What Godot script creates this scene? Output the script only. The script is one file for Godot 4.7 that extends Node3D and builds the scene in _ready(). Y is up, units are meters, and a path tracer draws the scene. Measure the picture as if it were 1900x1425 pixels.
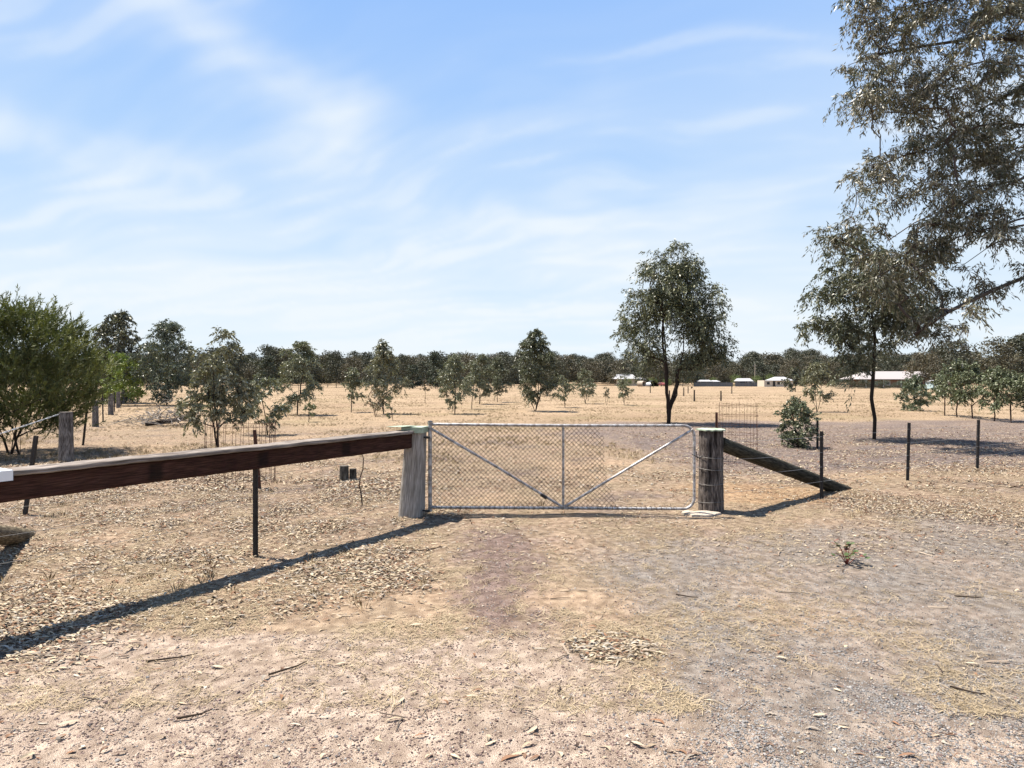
extends Node3D
# A dry paddock behind a chain mesh farm gate. x runs right, depth runs along -z; helpers take (x, depth).

const EXPOSURE := 2.5

class MB:
	# collects triangles for one mesh
	var v := PackedVector3Array()
	var n := PackedVector3Array()
	var c := PackedColorArray()
	var t := PackedVector2Array()
	var i := PackedInt32Array()

	func quad(a: Vector3, b: Vector3, d: Vector3, e: Vector3, col: Color) -> void:
		# corners in order round the face, seen from outside clockwise
		var nn := (e - a).cross(b - a).normalized()
		var k := v.size()
		for p in [a, b, d, e]:
			v.append(p)
			n.append(nn)
			c.append(col)
			t.append(Vector2.ZERO)
		for j in [0, 1, 2, 0, 2, 3]:
			i.append(k + j)

	func tri(a: Vector3, b: Vector3, d: Vector3, col: Color) -> void:
		var nn := (d - a).cross(b - a).normalized()
		var k := v.size()
		for p in [a, b, d]:
			v.append(p)
			n.append(nn)
			c.append(col)
			t.append(Vector2.ZERO)
		for j in 3:
			i.append(k + j)

	func box(at: Vector3, size: Vector3, col := Color.WHITE, b := Basis.IDENTITY) -> void:
		var h := size / 2.0
		var p := []
		for k in 8:
			p.append(at + b * Vector3(h.x if k & 1 else -h.x, h.y if k & 2 else -h.y, h.z if k & 4 else -h.z))
		quad(p[4], p[6], p[7], p[5], col)
		quad(p[1], p[3], p[2], p[0], col)
		quad(p[5], p[7], p[3], p[1], col)
		quad(p[0], p[2], p[6], p[4], col)
		quad(p[6], p[2], p[3], p[7], col)
		quad(p[0], p[4], p[5], p[1], col)

	func tube(path: PackedVector3Array, radii: PackedFloat32Array, sides: int, col := Color.WHITE, cap := true) -> void:
		var last := path.size() - 1
		var dir := (path[1] - path[0]).normalized()
		var side := dir.cross(Vector3.UP if absf(dir.y) < 0.9 else Vector3.RIGHT).normalized()
		var start := v.size()
		for k in path.size():
			var d := (path[mini(k + 1, last)] - path[maxi(k - 1, 0)]).normalized()
			side = (side - d * side.dot(d)).normalized()
			var up := side.cross(d)
			for s in sides:
				var a := TAU * s / sides
				var o := side * cos(a) + up * sin(a)
				v.append(path[k] + o * radii[k])
				n.append(o)
				c.append(col)
				t.append(Vector2(float(s) / sides, float(k)))
		for k in last:
			for s in sides:
				var p := start + k * sides + s
				var q := start + k * sides + (s + 1) % sides
				i.append_array([p, q, q + sides, p, q + sides, p + sides])
		if cap:
			for e in [0, last]:
				var d := (path[0] - path[1]).normalized() if e == 0 else (path[last] - path[last - 1]).normalized()
				var k := v.size()
				v.append(path[e])
				n.append(d)
				c.append(col)
				t.append(Vector2.ZERO)
				for s in sides:
					v.append(v[start + e * sides + s])
					n.append(d)
					c.append(col)
					t.append(Vector2.ZERO)
				for s in sides:
					if e == 0:
						i.append_array([k, k + 1 + (s + 1) % sides, k + 1 + s])
					else:
						i.append_array([k, k + 1 + s, k + 1 + (s + 1) % sides])

	func leaf(p: Vector3, along: Vector3, across: Vector3, nn: Vector3, col: Color) -> void:
		# a pointed leaf: along runs to its tip, across is half its width
		var k := v.size()
		var m := p + along * 0.42
		v.append(p)
		v.append(m - across)
		v.append(p + along)
		v.append(m + across)
		n.append(nn)
		n.append(nn)
		n.append(nn)
		n.append(nn)
		c.append(col)
		c.append(col)
		c.append(col)
		c.append(col)
		i.append(k)
		i.append(k + 1)
		i.append(k + 2)
		i.append(k)
		i.append(k + 2)
		i.append(k + 3)

	func face_out() -> void:
		# turn every triangle the way its normals point
		for k in range(0, i.size(), 3):
			var a := v[i[k]]
			var g := (v[i[k + 2]] - a).cross(v[i[k + 1]] - a)
			if g.dot(n[i[k]] + n[i[k + 1]] + n[i[k + 2]]) < 0.0:
				var j := i[k + 1]
				i[k + 1] = i[k + 2]
				i[k + 2] = j

	func commit(m: Material) -> ArrayMesh:
		if v.size() < 20000:
			face_out()
		var a := []
		a.resize(Mesh.ARRAY_MAX)
		a[Mesh.ARRAY_VERTEX] = v
		a[Mesh.ARRAY_NORMAL] = n
		a[Mesh.ARRAY_COLOR] = c
		if t.size() == v.size():
			a[Mesh.ARRAY_TEX_UV] = t
		a[Mesh.ARRAY_INDEX] = i
		var mesh := ArrayMesh.new()
		mesh.add_surface_from_arrays(Mesh.PRIMITIVE_TRIANGLES, a)
		mesh.surface_set_material(0, m)
		return mesh

var M := {}
var used := {}
var nA := FastNoiseLite.new()
var nB := FastNoiseLite.new()
var nC := FastNoiseLite.new()

# ------------------------------------------------------------------ helpers

func numbered(called: String) -> String:
	if not used.has(called):
		used[called] = 0
		return called
	used[called] += 1
	return "%s_%03d" % [called, used[called]]

func tag(o: Node3D, label: String, category: String, group := "") -> void:
	o.set_meta("label", label)
	o.set_meta("category", category)
	if group:
		o.set_meta("group", group)

func thing(called: String, label: String, category: String, x: float, z: float, group := "", turn := 0.0) -> Node3D:
	var o := Node3D.new()
	o.name = numbered(called)
	add_child(o)
	o.position = Vector3(x, gy(x, z), -z)
	o.rotation.y = turn
	tag(o, label, category, group)
	return o

func part(called: String, mesh: Mesh, parent: Node3D) -> MeshInstance3D:
	var o := MeshInstance3D.new()
	o.name = called
	o.mesh = mesh
	parent.add_child(o, true)
	return o

func setting(called: String, mesh: Mesh, kind: String) -> MeshInstance3D:
	var o := MeshInstance3D.new()
	o.name = numbered(called)
	o.mesh = mesh
	add_child(o)
	o.set_meta("kind", kind)
	return o

func lin(r: float, g: float, b: float) -> Color:
	return Color(r, g, b).linear_to_srgb()

func plain(col: Color, rough := 0.85, metal := 0.0, vertex := false) -> StandardMaterial3D:
	var m := StandardMaterial3D.new()
	m.albedo_color = col
	m.roughness = rough
	m.metallic = metal
	m.vertex_color_use_as_albedo = vertex
	return m

func noise_tex(freq: float, dark: Color, light: Color, size := 512, kind := FastNoiseLite.TYPE_SIMPLEX, seed_ := 1, mid := 0.5) -> NoiseTexture2D:
	var f := FastNoiseLite.new()
	f.noise_type = kind
	f.seed = seed_
	f.frequency = freq
	f.fractal_octaves = 5
	var t := NoiseTexture2D.new()
	t.width = size
	t.height = size
	t.seamless = true
	t.noise = f
	var g := Gradient.new()
	g.set_color(0, dark)
	g.set_color(1, light)
	g.set_offset(0, maxf(0.0, mid - 0.4))
	g.set_offset(1, minf(1.0, mid + 0.4))
	t.color_ramp = g
	return t

func grained(dark: Color, light: Color, scale: Vector3, bump := 0.4, rough := 0.9, vertex := false, seed_ := 3) -> StandardMaterial3D:
	# wood: noise drawn out along the thing's own y axis
	var m := plain(Color.WHITE, rough, 0.0, vertex)
	m.albedo_texture = noise_tex(0.012, dark, light, 512, FastNoiseLite.TYPE_SIMPLEX, seed_)
	m.uv1_triplanar = true
	m.uv1_scale = scale
	var rt := noise_tex(0.03, Color.BLACK, Color.WHITE, 512, FastNoiseLite.TYPE_SIMPLEX, seed_ + 1)
	rt.color_ramp = null
	rt.as_normal_map = true
	rt.bump_strength = 6.0
	m.normal_enabled = true
	m.normal_texture = rt
	m.normal_scale = bump
	m.metallic_specular = 0.25
	return m

func sstep(a: float, b: float, x: float) -> float:
	var u := clampf((x - a) / (b - a), 0.0, 1.0)
	return u * u * (3.0 - 2.0 * u)

func gy(x: float, z: float) -> float:
	# height of the ground
	var h := 0.03 * nA.get_noise_2d(x * 40.0, z * 40.0) * sstep(60.0, 15.0, z)
	if z < 16.0:
		h += 0.012 * nB.get_noise_2d(x * 110.0, z * 110.0) + 0.005 * nC.get_noise_2d(x * 420.0, z * 420.0)
	if z > 290.0:
		h += 8.0 * sstep(300.0, 430.0, z) * (1.0 + 0.4 * nA.get_noise_2d(x * 0.4, 50.0))
	return h

func litter(x: float, z: float) -> float:
	# how thickly dead gum leaves lie here, 0 to 1
	var w := nA.get_noise_2d(x * 38.0 + 300.0, z * 38.0)
	var patch := sstep(-0.25, 0.45, nB.get_noise_2d(x * 60.0, z * 60.0 + 900.0) + 0.35 * nC.get_noise_2d(x * 150.0, z * 150.0))
	var d := 0.0
	var edge := 3.45 + 0.45 * (x + 2.9) + 0.5 * w
	d = maxf(d, sstep(edge - 0.2, edge + 0.7, z) * sstep(-0.15, -1.1, x + 0.6 * w) * sstep(15.0, 9.0, z) * (0.22 + 0.78 * patch))
	d = maxf(d, sstep(7.6, 8.2, z) * sstep(17.0, 10.0, z) * 0.42 * patch)
	d = maxf(d, 0.75 * sstep(1.5, 0.4, Vector2((x - 4.7) * 0.75 - (9.0 - z) * 0.3, (z - 7.9) * 0.85).length() + 0.5 * w))
	d = maxf(d, 0.22 * sstep(5.0, 6.0, z) * sstep(28.0, 14.0, z) * (0.4 + 0.6 * patch))
	d = maxf(d, 0.55 * sstep(9.5, 11.0, z) * sstep(26.0, 18.0, z) * sstep(2.0, 4.0, x) * (0.4 + 0.6 * patch))
	d = maxf(d, 0.62 * sstep(0.36, 0.10, Vector2(x - 0.6, (z - 3.72) * 1.3).length() + 0.08 * w))
	return clampf(d, 0.0, 1.0)

func pinkness(x: float, z: float) -> float:
	var w := nA.get_noise_2d(x * 45.0, z * 45.0 + 700.0)
	var a := sstep(4.1, 3.5, z + 0.10 * x + 0.7 * w) * sstep(1.45, 0.55, x + 0.25 * (z - 3.0) + 0.7 * w)
	var b := sstep(3.25, 2.8, z + 0.35 * w) * sstep(1.2, 1.9, x)
	return clampf(maxf(a, 0.75 * b), 0.0, 1.0)

func greyness(x: float, z: float) -> float:
	var w := nA.get_noise_2d(x * 40.0 + 77.0, z * 40.0)
	return sstep(7.4, 5.4, z - 0.28 * (x - 2.0) + 1.0 * w) * sstep(0.2, 1.1, x + 0.5 * w)

func redness(x: float, z: float) -> float:
	var w := nA.get_noise_2d(x * 60.0 + 900.0, z * 60.0)
	return sstep(0.62, 0.05, absf(x + 0.1 + 0.30 * w - 0.05 * (5.0 - z)) + 0.16 * nB.get_noise_2d(x * 120.0, z * 120.0)) * sstep(3.5, 4.2, z + 0.3 * w) * sstep(7.3, 6.2, z)

func purpleness(x: float, z: float) -> float:
	var w := nA.get_noise_2d(x * 18.0, z * 14.0 + 40.0)
	return sstep(1.2, 4.2, x - 0.08 * (18.0 - z) + 2.0 * w) * sstep(9.6, 11.8, z + 1.6 * w - 0.10 * (x - 5.0)) * sstep(26.5, 24.0, z + 2.0 * w - 0.12 * (x - 8.0))

func soil(x: float, z: float) -> Vector3:
	# base colour of the ground, linear
	var w1 := nA.get_noise_2d(x * 26.0, z * 26.0)
	var w2 := nB.get_noise_2d(x * 90.0, z * 90.0)
	var w3 := nC.get_noise_2d(x * 330.0, z * 330.0)
	var straw := Vector3(0.255, 0.200, 0.134)
	var dirt := Vector3(0.262, 0.198, 0.136)
	var sand := Vector3(0.330, 0.245, 0.158)
	var col := straw.lerp(dirt, sstep(-0.3, 0.4, w2))
	col = col.lerp(sand, 0.75 * sstep(0.12, 0.5, w1 + 0.25 * w3))
	col = col.lerp(Vector3(0.135, 0.110, 0.098), 0.8 * sstep(0.1, 0.5, nB.get_noise_2d(x * 34.0 + 55.0, z * 34.0) + 0.3 * w3) * sstep(5.0, 8.0, z))
	# leaf mould among the litter
	col = col.lerp(Vector3(0.125, 0.092, 0.066), 0.8 * litter(x, z))
	col = col.lerp(Vector3(0.29, 0.195, 0.105), 0.8 * sstep(1.3, 0.5, Vector2((x - 3.6) * 0.8, (z - 9.0)).length() + 0.4 * w2))
	col = col.lerp(Vector3(0.136, 0.114, 0.107), 0.92 * sstep(0.2, 0.8, purpleness(x, z) + 0.35 * w3) * (0.72 + 0.28 * sstep(0.3, -0.3, w2)))
	if z > 14.0:
		var f := nA.get_noise_2d(x * 6.0, z * 11.0)
		var gold := Vector3(0.272, 0.208, 0.132).lerp(Vector3(0.222, 0.166, 0.104), sstep(-0.2, 0.4, f))
		gold = gold.lerp(Vector3(0.200, 0.165, 0.090), 0.6 * sstep(0.1, 0.5, nB.get_noise_2d(x * 12.0, z * 20.0)))
		col = col.lerp(gold, sstep(16.0, 27.0, z + 2.5 * w1) * (1.0 - 0.9 * purpleness(x, z)))
	if z < 9.0:
		var ragged := 0.45 * w3 + 0.35 * w2
		col = col.lerp(Vector3(0.172, 0.161, 0.147), 0.85 * sstep(0.25, 0.95, greyness(x, z) + ragged - 0.35 * sstep(0.0, 0.5, w1)) * (0.7 + 0.3 * sstep(0.3, -0.3, w2)))
		col = col.lerp(Vector3(0.152, 0.112, 0.100), 0.85 * sstep(0.2, 0.95, redness(x, z) + ragged))
		col = col.lerp(Vector3(0.312, 0.254, 0.198), sstep(0.2, 0.8, pinkness(x, z) + 0.5 * ragged) * (0.8 + 0.2 * sstep(-0.4, 0.3, w2)))
	var grey := (col.x + col.y + col.z) / 3.0
	return col.lerp(Vector3(grey, grey, grey), 0.14) * (1.0 + 0.16 * w3 + 0.10 * w2)

# ------------------------------------------------------------------ trees

func grow(rng: RandomNumberGenerator, stems: Array, tips: Array, lift: float, tip_r: float, bark: Color, sides := 6, expo := 0.47) -> MB:
	# stems: polylines; each tip is joined to the nearest place on what has grown so far
	var pos := PackedVector3Array()
	var par := PackedInt32Array()
	for s in stems:
		var prev := -1
		for p in s:
			pos.append(p)
			par.append(prev)
			prev = pos.size() - 1
	tips.sort_custom(func(a, b): return a.y < b.y)
	for p: Vector3 in tips:
		var best := 0
		var least := 1e9
		for k in pos.size():
			var d: Vector3 = p - pos[k]
			var cost := d.length() + maxf(0.0, lift * d.length() - d.y) * 1.6
			if cost < least and par[k] >= 0:
				least = cost
				best = k
		var a := pos[best]
		var gap := (p - a).length()
		var prev := best
		var steps := 3
		for k in steps:
			var u := float(k + 1) / steps
			var q := a.lerp(p, u) + Vector3(0, gap * 0.10 * sin(PI * u), 0)
			if k < steps - 1:
				q += Vector3(rng.randfn(), rng.randfn(), rng.randfn()) * gap * 0.05
			pos.append(q)
			par.append(prev)
			prev = pos.size() - 1
	var tipload := PackedFloat32Array()
	tipload.resize(pos.size())
	tipload.fill(0.0)
	var kids := PackedInt32Array()
	kids.resize(pos.size())
	kids.fill(0)
	for k in pos.size():
		if par[k] >= 0:
			kids[par[k]] += 1
	for k in range(pos.size() - 1, -1, -1):
		if kids[k] == 0:
			tipload[k] += 1.0
		if par[k] >= 0:
			tipload[par[k]] += tipload[k]
	var mb := MB.new()
	for k in pos.size():
		if par[k] < 0:
			continue
		var r1 := tip_r * pow(tipload[k], expo)
		var r0 := tip_r * pow(tipload[par[k]], expo)
		if par[par[k]] >= 0 and r0 > r1 * 1.7:
			r0 = r1 * 1.25
		var tone := bark * (0.85 + 0.3 * rng.randf())
		mb.tube(PackedVector3Array([pos[par[k]], pos[k]]), PackedFloat32Array([r0, r1]), sides if r1 > 0.02 else 4, tone, false)
	return mb

func leaves(mb: MB, rng: RandomNumberGenerator, at: Vector3, reach: Vector3, count: int, ll: float, lw: float, hang: float, col: Color, young: Color, outward := Vector3.ZERO) -> void:
	for k in count:
		var p := at + Vector3(rng.randfn(), rng.randfn(), rng.randfn()).normalized() * reach * (1.9 * pow(rng.randf(), 0.5))
		var d := Vector3(rng.randfn() * 0.55, -hang + rng.randfn() * 0.45, rng.randfn() * 0.55) + outward
		d = d.normalized()
		var s := d.cross(Vector3(rng.randfn(), rng.randfn() * 0.4, rng.randfn())).normalized()
		var size := 0.65 + 0.6 * rng.randf()
		var tone := col.lerp(young, pow(rng.randf(), 3.0)) * (0.75 + 0.5 * rng.randf())
		mb.leaf(p, d * ll * size, s * lw * 0.5 * size, s.cross(d), tone)

func sprays(mb: MB, wood: MB, rng: RandomNumberGenerator, at: Vector3, reach: float, count: int, ll: float, lw: float, hang: float, col: Color, young: Color, bark: Color, twig_r: float) -> void:
	# a few twigs arch out from the branch end and droop; the leaves sit along them
	var n := clampi(count / 14, 2, 9)
	var per := maxi(3, count / n)
	for k in n:
		var d := Vector3(rng.randfn(), 0.25 + rng.randfn() * 0.7, rng.randfn()).normalized()
		var long := reach * (1.2 + 1.3 * rng.randf())
		var bend := Vector3(0, -hang * long * (0.5 + 0.5 * rng.randf()), 0)
		var tip := at + d * long + bend
		wood.tube(PackedVector3Array([at, at + d * long * 0.5 + bend * 0.22, tip]), PackedFloat32Array([twig_r, twig_r * 0.7, twig_r * 0.35]), 3, bark, false)
		for j in per:
			var u := 0.15 + 0.85 * pow(rng.randf(), 0.75)
			var p := at + d * long * u + bend * u * u + Vector3(rng.randfn(), rng.randfn(), rng.randfn()) * reach * 0.14
			var dir := (Vector3(rng.randfn() * 0.5, -hang + rng.randfn() * 0.4, rng.randfn() * 0.5) + d * 0.45).normalized()
			var s := dir.cross(Vector3(rng.randfn(), rng.randfn() * 0.4, rng.randfn())).normalized()
			var size := 0.6 + 0.65 * rng.randf()
			var tone := col.lerp(young, pow(rng.randf(), 3.0)) * (1.05 + 0.65 * rng.randf())
			mb.leaf(p, dir * ll * size, s * lw * 0.5 * size, s.cross(dir), tone)

func tree(p: Dictionary) -> Node3D:
	var rng := RandomNumberGenerator.new()
	rng.seed = p.get("seed", 1)
	var h: float = p.h
	var w: float = p.w
	var cb: float = p.get("cb", 0.28)
	var root := thing(p.name, p.label, p.get("cat", "tree"), p.x, p.z, p.get("group", ""))
	var n_stems: int = p.get("stems", 1)
	var lean: float = p.get("lean", 0.0)
	var top: float = p.get("top", 0.35)
	var stems := []
	for k in n_stems:
		var a := TAU * k / n_stems + rng.randf() * 1.5
		var spread := 0.0 if n_stems == 1 else w * (0.10 + 0.09 * rng.randf())
		var off := Vector3(cos(a) * spread, 0, sin(a) * spread)
		var line := []
		var reach := h * (0.72 if n_stems == 1 else 0.5 + 0.22 * rng.randf())
		for j in 8:
			var u := j / 7.0
			var wob := Vector3(rng.randfn(), 0, rng.randfn()) * w * 0.012 * (1.0 if j > 0 else 0.0)
			line.append(Vector3(lean * h * u, reach * u - (0.08 if j == 0 else 0.0), 0) + off * pow(u, 0.75) + wob)
		stems.append(line)
	# lobes of the crown, each a cluster of leaf clumps with gaps between them
	var clumps: int = p.get("clumps", 40)
	var lobes: int = p.get("lobes", maxi(5, clumps / 4))
	var tips := []
	var turn0 := rng.randf() * TAU
	if p.has("lobe_list"):
		# x, height, depth, radius of each lobe
		lobes = 0
		var total := 0.0
		for q in p.lobe_list:
			total += q[3] * q[3]
		for q in p.lobe_list:
			for j in maxi(2, int(clumps * q[3] * q[3] / total)):
				var d: Vector3 = Vector3(rng.randfn(), rng.randfn(), rng.randfn()).normalized() * q[3] * pow(rng.randf(), 0.45)
				tips.append(Vector3(q[0], q[1], q[2]) + d)
	for k in lobes:
		var u := clampf((k + 0.15 + 0.7 * rng.randf()) / lobes, 0.03, 0.97)
		var prof := pow(sin(PI * clampf(pow(u, 0.8) * 0.90 + 0.07, 0.0, 1.0)), 0.6) * (1.0 - top * u * u)
		var a := turn0 + k * 2.4 + rng.randf()
		var rl := w * (0.13 + 0.11 * rng.randf()) * (1.0 - 0.3 * u)
		var r := maxf(0.0, w * 0.56 * prof * (0.85 + 0.3 * rng.randf()) - rl * 0.8) * (0.45 + 0.55 * sqrt(rng.randf()))
		if k == lobes - 1:
			r *= 0.3
		var mid := Vector3(cos(a) * r + lean * h * (0.3 + 0.7 * u), h * (cb + (0.97 - cb) * u) - rl * 0.5, sin(a) * r)
		for j in maxi(1, int(float(clumps) / lobes * (0.5 + 0.6 * rng.randf()))):
			var d := Vector3(rng.randfn(), rng.randfn(), rng.randfn()).normalized() * rl * pow(rng.randf(), 0.4)
			d.y *= 0.85
			tips.append(mid + d)
	for k in (clumps / 2 if lobes else 0):
		var u := rng.randf()
		var prof := pow(sin(PI * clampf(pow(u, 0.8) * 0.90 + 0.07, 0.0, 1.0)), 0.6) * (1.0 - top * u * u)
		var a := rng.randf() * TAU
		var r := w * 0.47 * prof * pow(rng.randf(), 0.5) * (0.8 + 0.3 * rng.randf())
		tips.append(Vector3(cos(a) * r + lean * h * (0.3 + 0.7 * u), h * (cb + (0.95 - cb) * u), sin(a) * r))
	var bark: Color = p.get("bark", Color(0.035, 0.028, 0.024))
	var wood := grow(rng, stems, tips.duplicate(), 0.25, p.get("tip", 0.0050), bark, 7, p.get("expo", 0.54))
	var ll: float = p.get("ll", 0.13)
	var lw: float = p.get("lw", 0.04)
	var area := w * h * (1.0 - cb) * 0.72
	var count := int(1.2 * p.get("lai", 2.0) * area / (ll * lw * 0.5 * 0.55))
	var each := maxi(6, count / maxi(1, tips.size()))
	var mb := MB.new()
	var col: Color = p.get("col", Color(0.070, 0.078, 0.048))
	var young: Color = p.get("young", Color(0.17, 0.17, 0.11))
	var cr: float = w * 0.062 * p.get("loose", 1.0)
	for q: Vector3 in tips:
		var tone := col * (0.8 + 0.4 * rng.randf())
		var size := 0.7 + 0.6 * rng.randf()
		sprays(mb, wood, rng, q, cr * size * 1.1, int(each * size * size), ll, lw, p.get("hang", 0.75), tone, young, bark, p.get("tip", 0.005) * 0.8)
	part("trunk", wood.commit(M.bark), root)
	part("crown", mb.commit(p.get("leafmat", M.leaf)), root)
	return root

# ------------------------------------------------------------------ posts and wires

func round_post(height: float, r0: float, r1: float, square: float, rough: float, dark: Color, light: Color, seed_: int, sink := 0.25, sides := 40, rings := 36) -> MB:
	# an upright weathered post with grain furrows; square 0 is round
	var f := FastNoiseLite.new()
	f.seed = seed_
	f.frequency = 1.0
	var mb := MB.new()
	for k in rings + 1:
		var u := float(k) / rings
		var y := -sink + (height + sink) * u
		var r := lerpf(r0, r1, pow(clampf(y / height, 0.0, 1.0), 0.8))
		for s in sides + 1:
			var a := TAU * (s % sides) / sides
			var o := Vector3(cos(a), 0, sin(a))
			var m := maxf(absf(o.x), absf(o.z))
			var base := r * lerpf(1.0, minf(1.0 / m, 1.22), square)
			var g := f.get_noise_3d(o.x * 7.0, y * 0.9, o.z * 7.0)
			var fine := f.get_noise_3d(o.x * 16.0 + 40.0, y * 2.2, o.z * 16.0)
			var furrow := minf(0.0, absf(g) * 3.0 - 0.35)
			var p := o * (base + rough * (furrow + 0.5 * fine))
			p.y = y
			mb.v.append(p)
			mb.n.append(o)
			mb.t.append(Vector2(a / TAU, y))
			var tone := clampf(0.55 + 0.9 * fine + 1.2 * furrow + 0.5 * f.get_noise_3d(o.x * 2.0, y * 2.5 + 30.0, o.z * 2.0), 0.0, 1.0)
			mb.c.append(dark.lerp(light, tone))
	var row := sides + 1
	for k in rings:
		for s in sides:
			var p := k * row + s
			mb.i.append_array([p, p + row + 1, p + 1, p, p + row, p + row + 1])
	var cc := mb.v.size()
	mb.v.append(Vector3(0, height, 0))
	mb.n.append(Vector3.UP)
	mb.t.append(Vector2.ZERO)
	mb.c.append(light)
	for s in row:
		mb.v.append(mb.v[rings * row + s])
		mb.n.append(Vector3.UP)
		mb.t.append(Vector2.ZERO)
		mb.c.append(dark.lerp(light, 0.5))
	for s in sides:
		mb.i.append_array([cc, cc + 1 + s, cc + 2 + s])
	smooth(mb, rings, row)
	return mb

func smooth(mb: MB, rings: int, row: int) -> void:
	# normals of a grid wrapped round an axis
	for k in rings + 1:
		for s in row:
			var l := mb.v[k * row + (s - 1 if s > 0 else row - 2)]
			var r := mb.v[k * row + (s + 1 if s < row - 1 else 1)]
			var d := mb.v[maxi(k - 1, 0) * row + s]
			var u := mb.v[mini(k + 1, rings) * row + s]
			var nn := (u - d).cross(r - l).normalized()
			if nn.dot(mb.n[k * row + s]) < 0.0:
				nn = -nn
			mb.n[k * row + s] = nn

func picket(h: float, sink := 0.3) -> MB:
	# a steel star picket: three blades, with a row of wire holes standing as notches
	var mb := MB.new()
	for k in 3:
		var a := TAU * k / 3.0 + 0.5
		var b := Basis(Vector3.UP, a)
		mb.box(b * Vector3(0.0, 0.0, 0.0145) + Vector3(0, (h - sink) / 2.0, 0), Vector3(0.0065, h + sink, 0.027), Color.WHITE, b)
	for k in 5:
		mb.box(Basis(Vector3.UP, 0.5) * Vector3(0, 0, 0.0285) + Vector3(0, h * (0.2 + 0.17 * k), 0), Vector3(0.009, 0.012, 0.006), Color.WHITE, Basis(Vector3.UP, 0.5))
	return mb

func wire_path(a: Vector3, b: Vector3, sag: float, steps := 10) -> PackedVector3Array:
	var out := PackedVector3Array()
	for k in steps + 1:
		var u := float(k) / steps
		out.append(a.lerp(b, u) - Vector3(0, sag * 4.0 * u * (1.0 - u), 0))
	return out

func same(r: float, count: int) -> PackedFloat32Array:
	var out := PackedFloat32Array()
	out.resize(count)
	out.fill(r)
	return out

func wire(mb: MB, pts: PackedVector3Array, r: float, sides := 5) -> void:
	mb.tube(pts, same(r, pts.size()), sides)

# ------------------------------------------------------------------ stages

func _ready() -> void:
	# camera
	var cam := Camera3D.new()
	cam.name = "camera"
	cam.fov = 63.56
	cam.near = 0.05
	cam.far = 3000.0
	cam.position = Vector3(0, 1.59, 0)
	cam.rotation_degrees = Vector3(-0.175, 0, 0)
	add_child(cam)
	cam.current = true
	# sky
	var env := Environment.new()
	env.background_mode = Environment.BG_SKY
	env.tonemap_mode = Environment.TONE_MAPPER_LINEAR
	env.tonemap_exposure = EXPOSURE
	env.sdfgi_enabled = true
	env.ssao_enabled = true
	env.ssil_enabled = true
	var sky := Sky.new()
	sky.sky_material = make_sky()
	env.sky = sky
	var we := WorldEnvironment.new()
	we.name = "world"
	we.environment = env
	add_child(we)
	# sun: high, beyond the gate and to the left
	var sun := DirectionalLight3D.new()
	sun.name = "sun"
	sun.light_color = Color(1.0, 0.965, 0.91)
	sun.light_energy = 1.6
	sun.light_angular_distance = 0.53
	sun.shadow_enabled = true
	add_child(sun)
	sun.look_at_from_position(Vector3.ZERO, Vector3(0.42, -1.0, 0.19), Vector3(0, 0, 1))

	for k in 3:
		var f: FastNoiseLite = [nA, nB, nC][k]
		f.seed = 11 + k
		f.frequency = 0.01
		f.noise_type = FastNoiseLite.TYPE_SIMPLEX_SMOOTH
		f.fractal_type = FastNoiseLite.FRACTAL_FBM
		f.fractal_octaves = [4, 4, 3][k]
	materials()
	ground()
	far_country()
	paddock_trees()
	fences()
	gate()
	yard()
	scatter()

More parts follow.
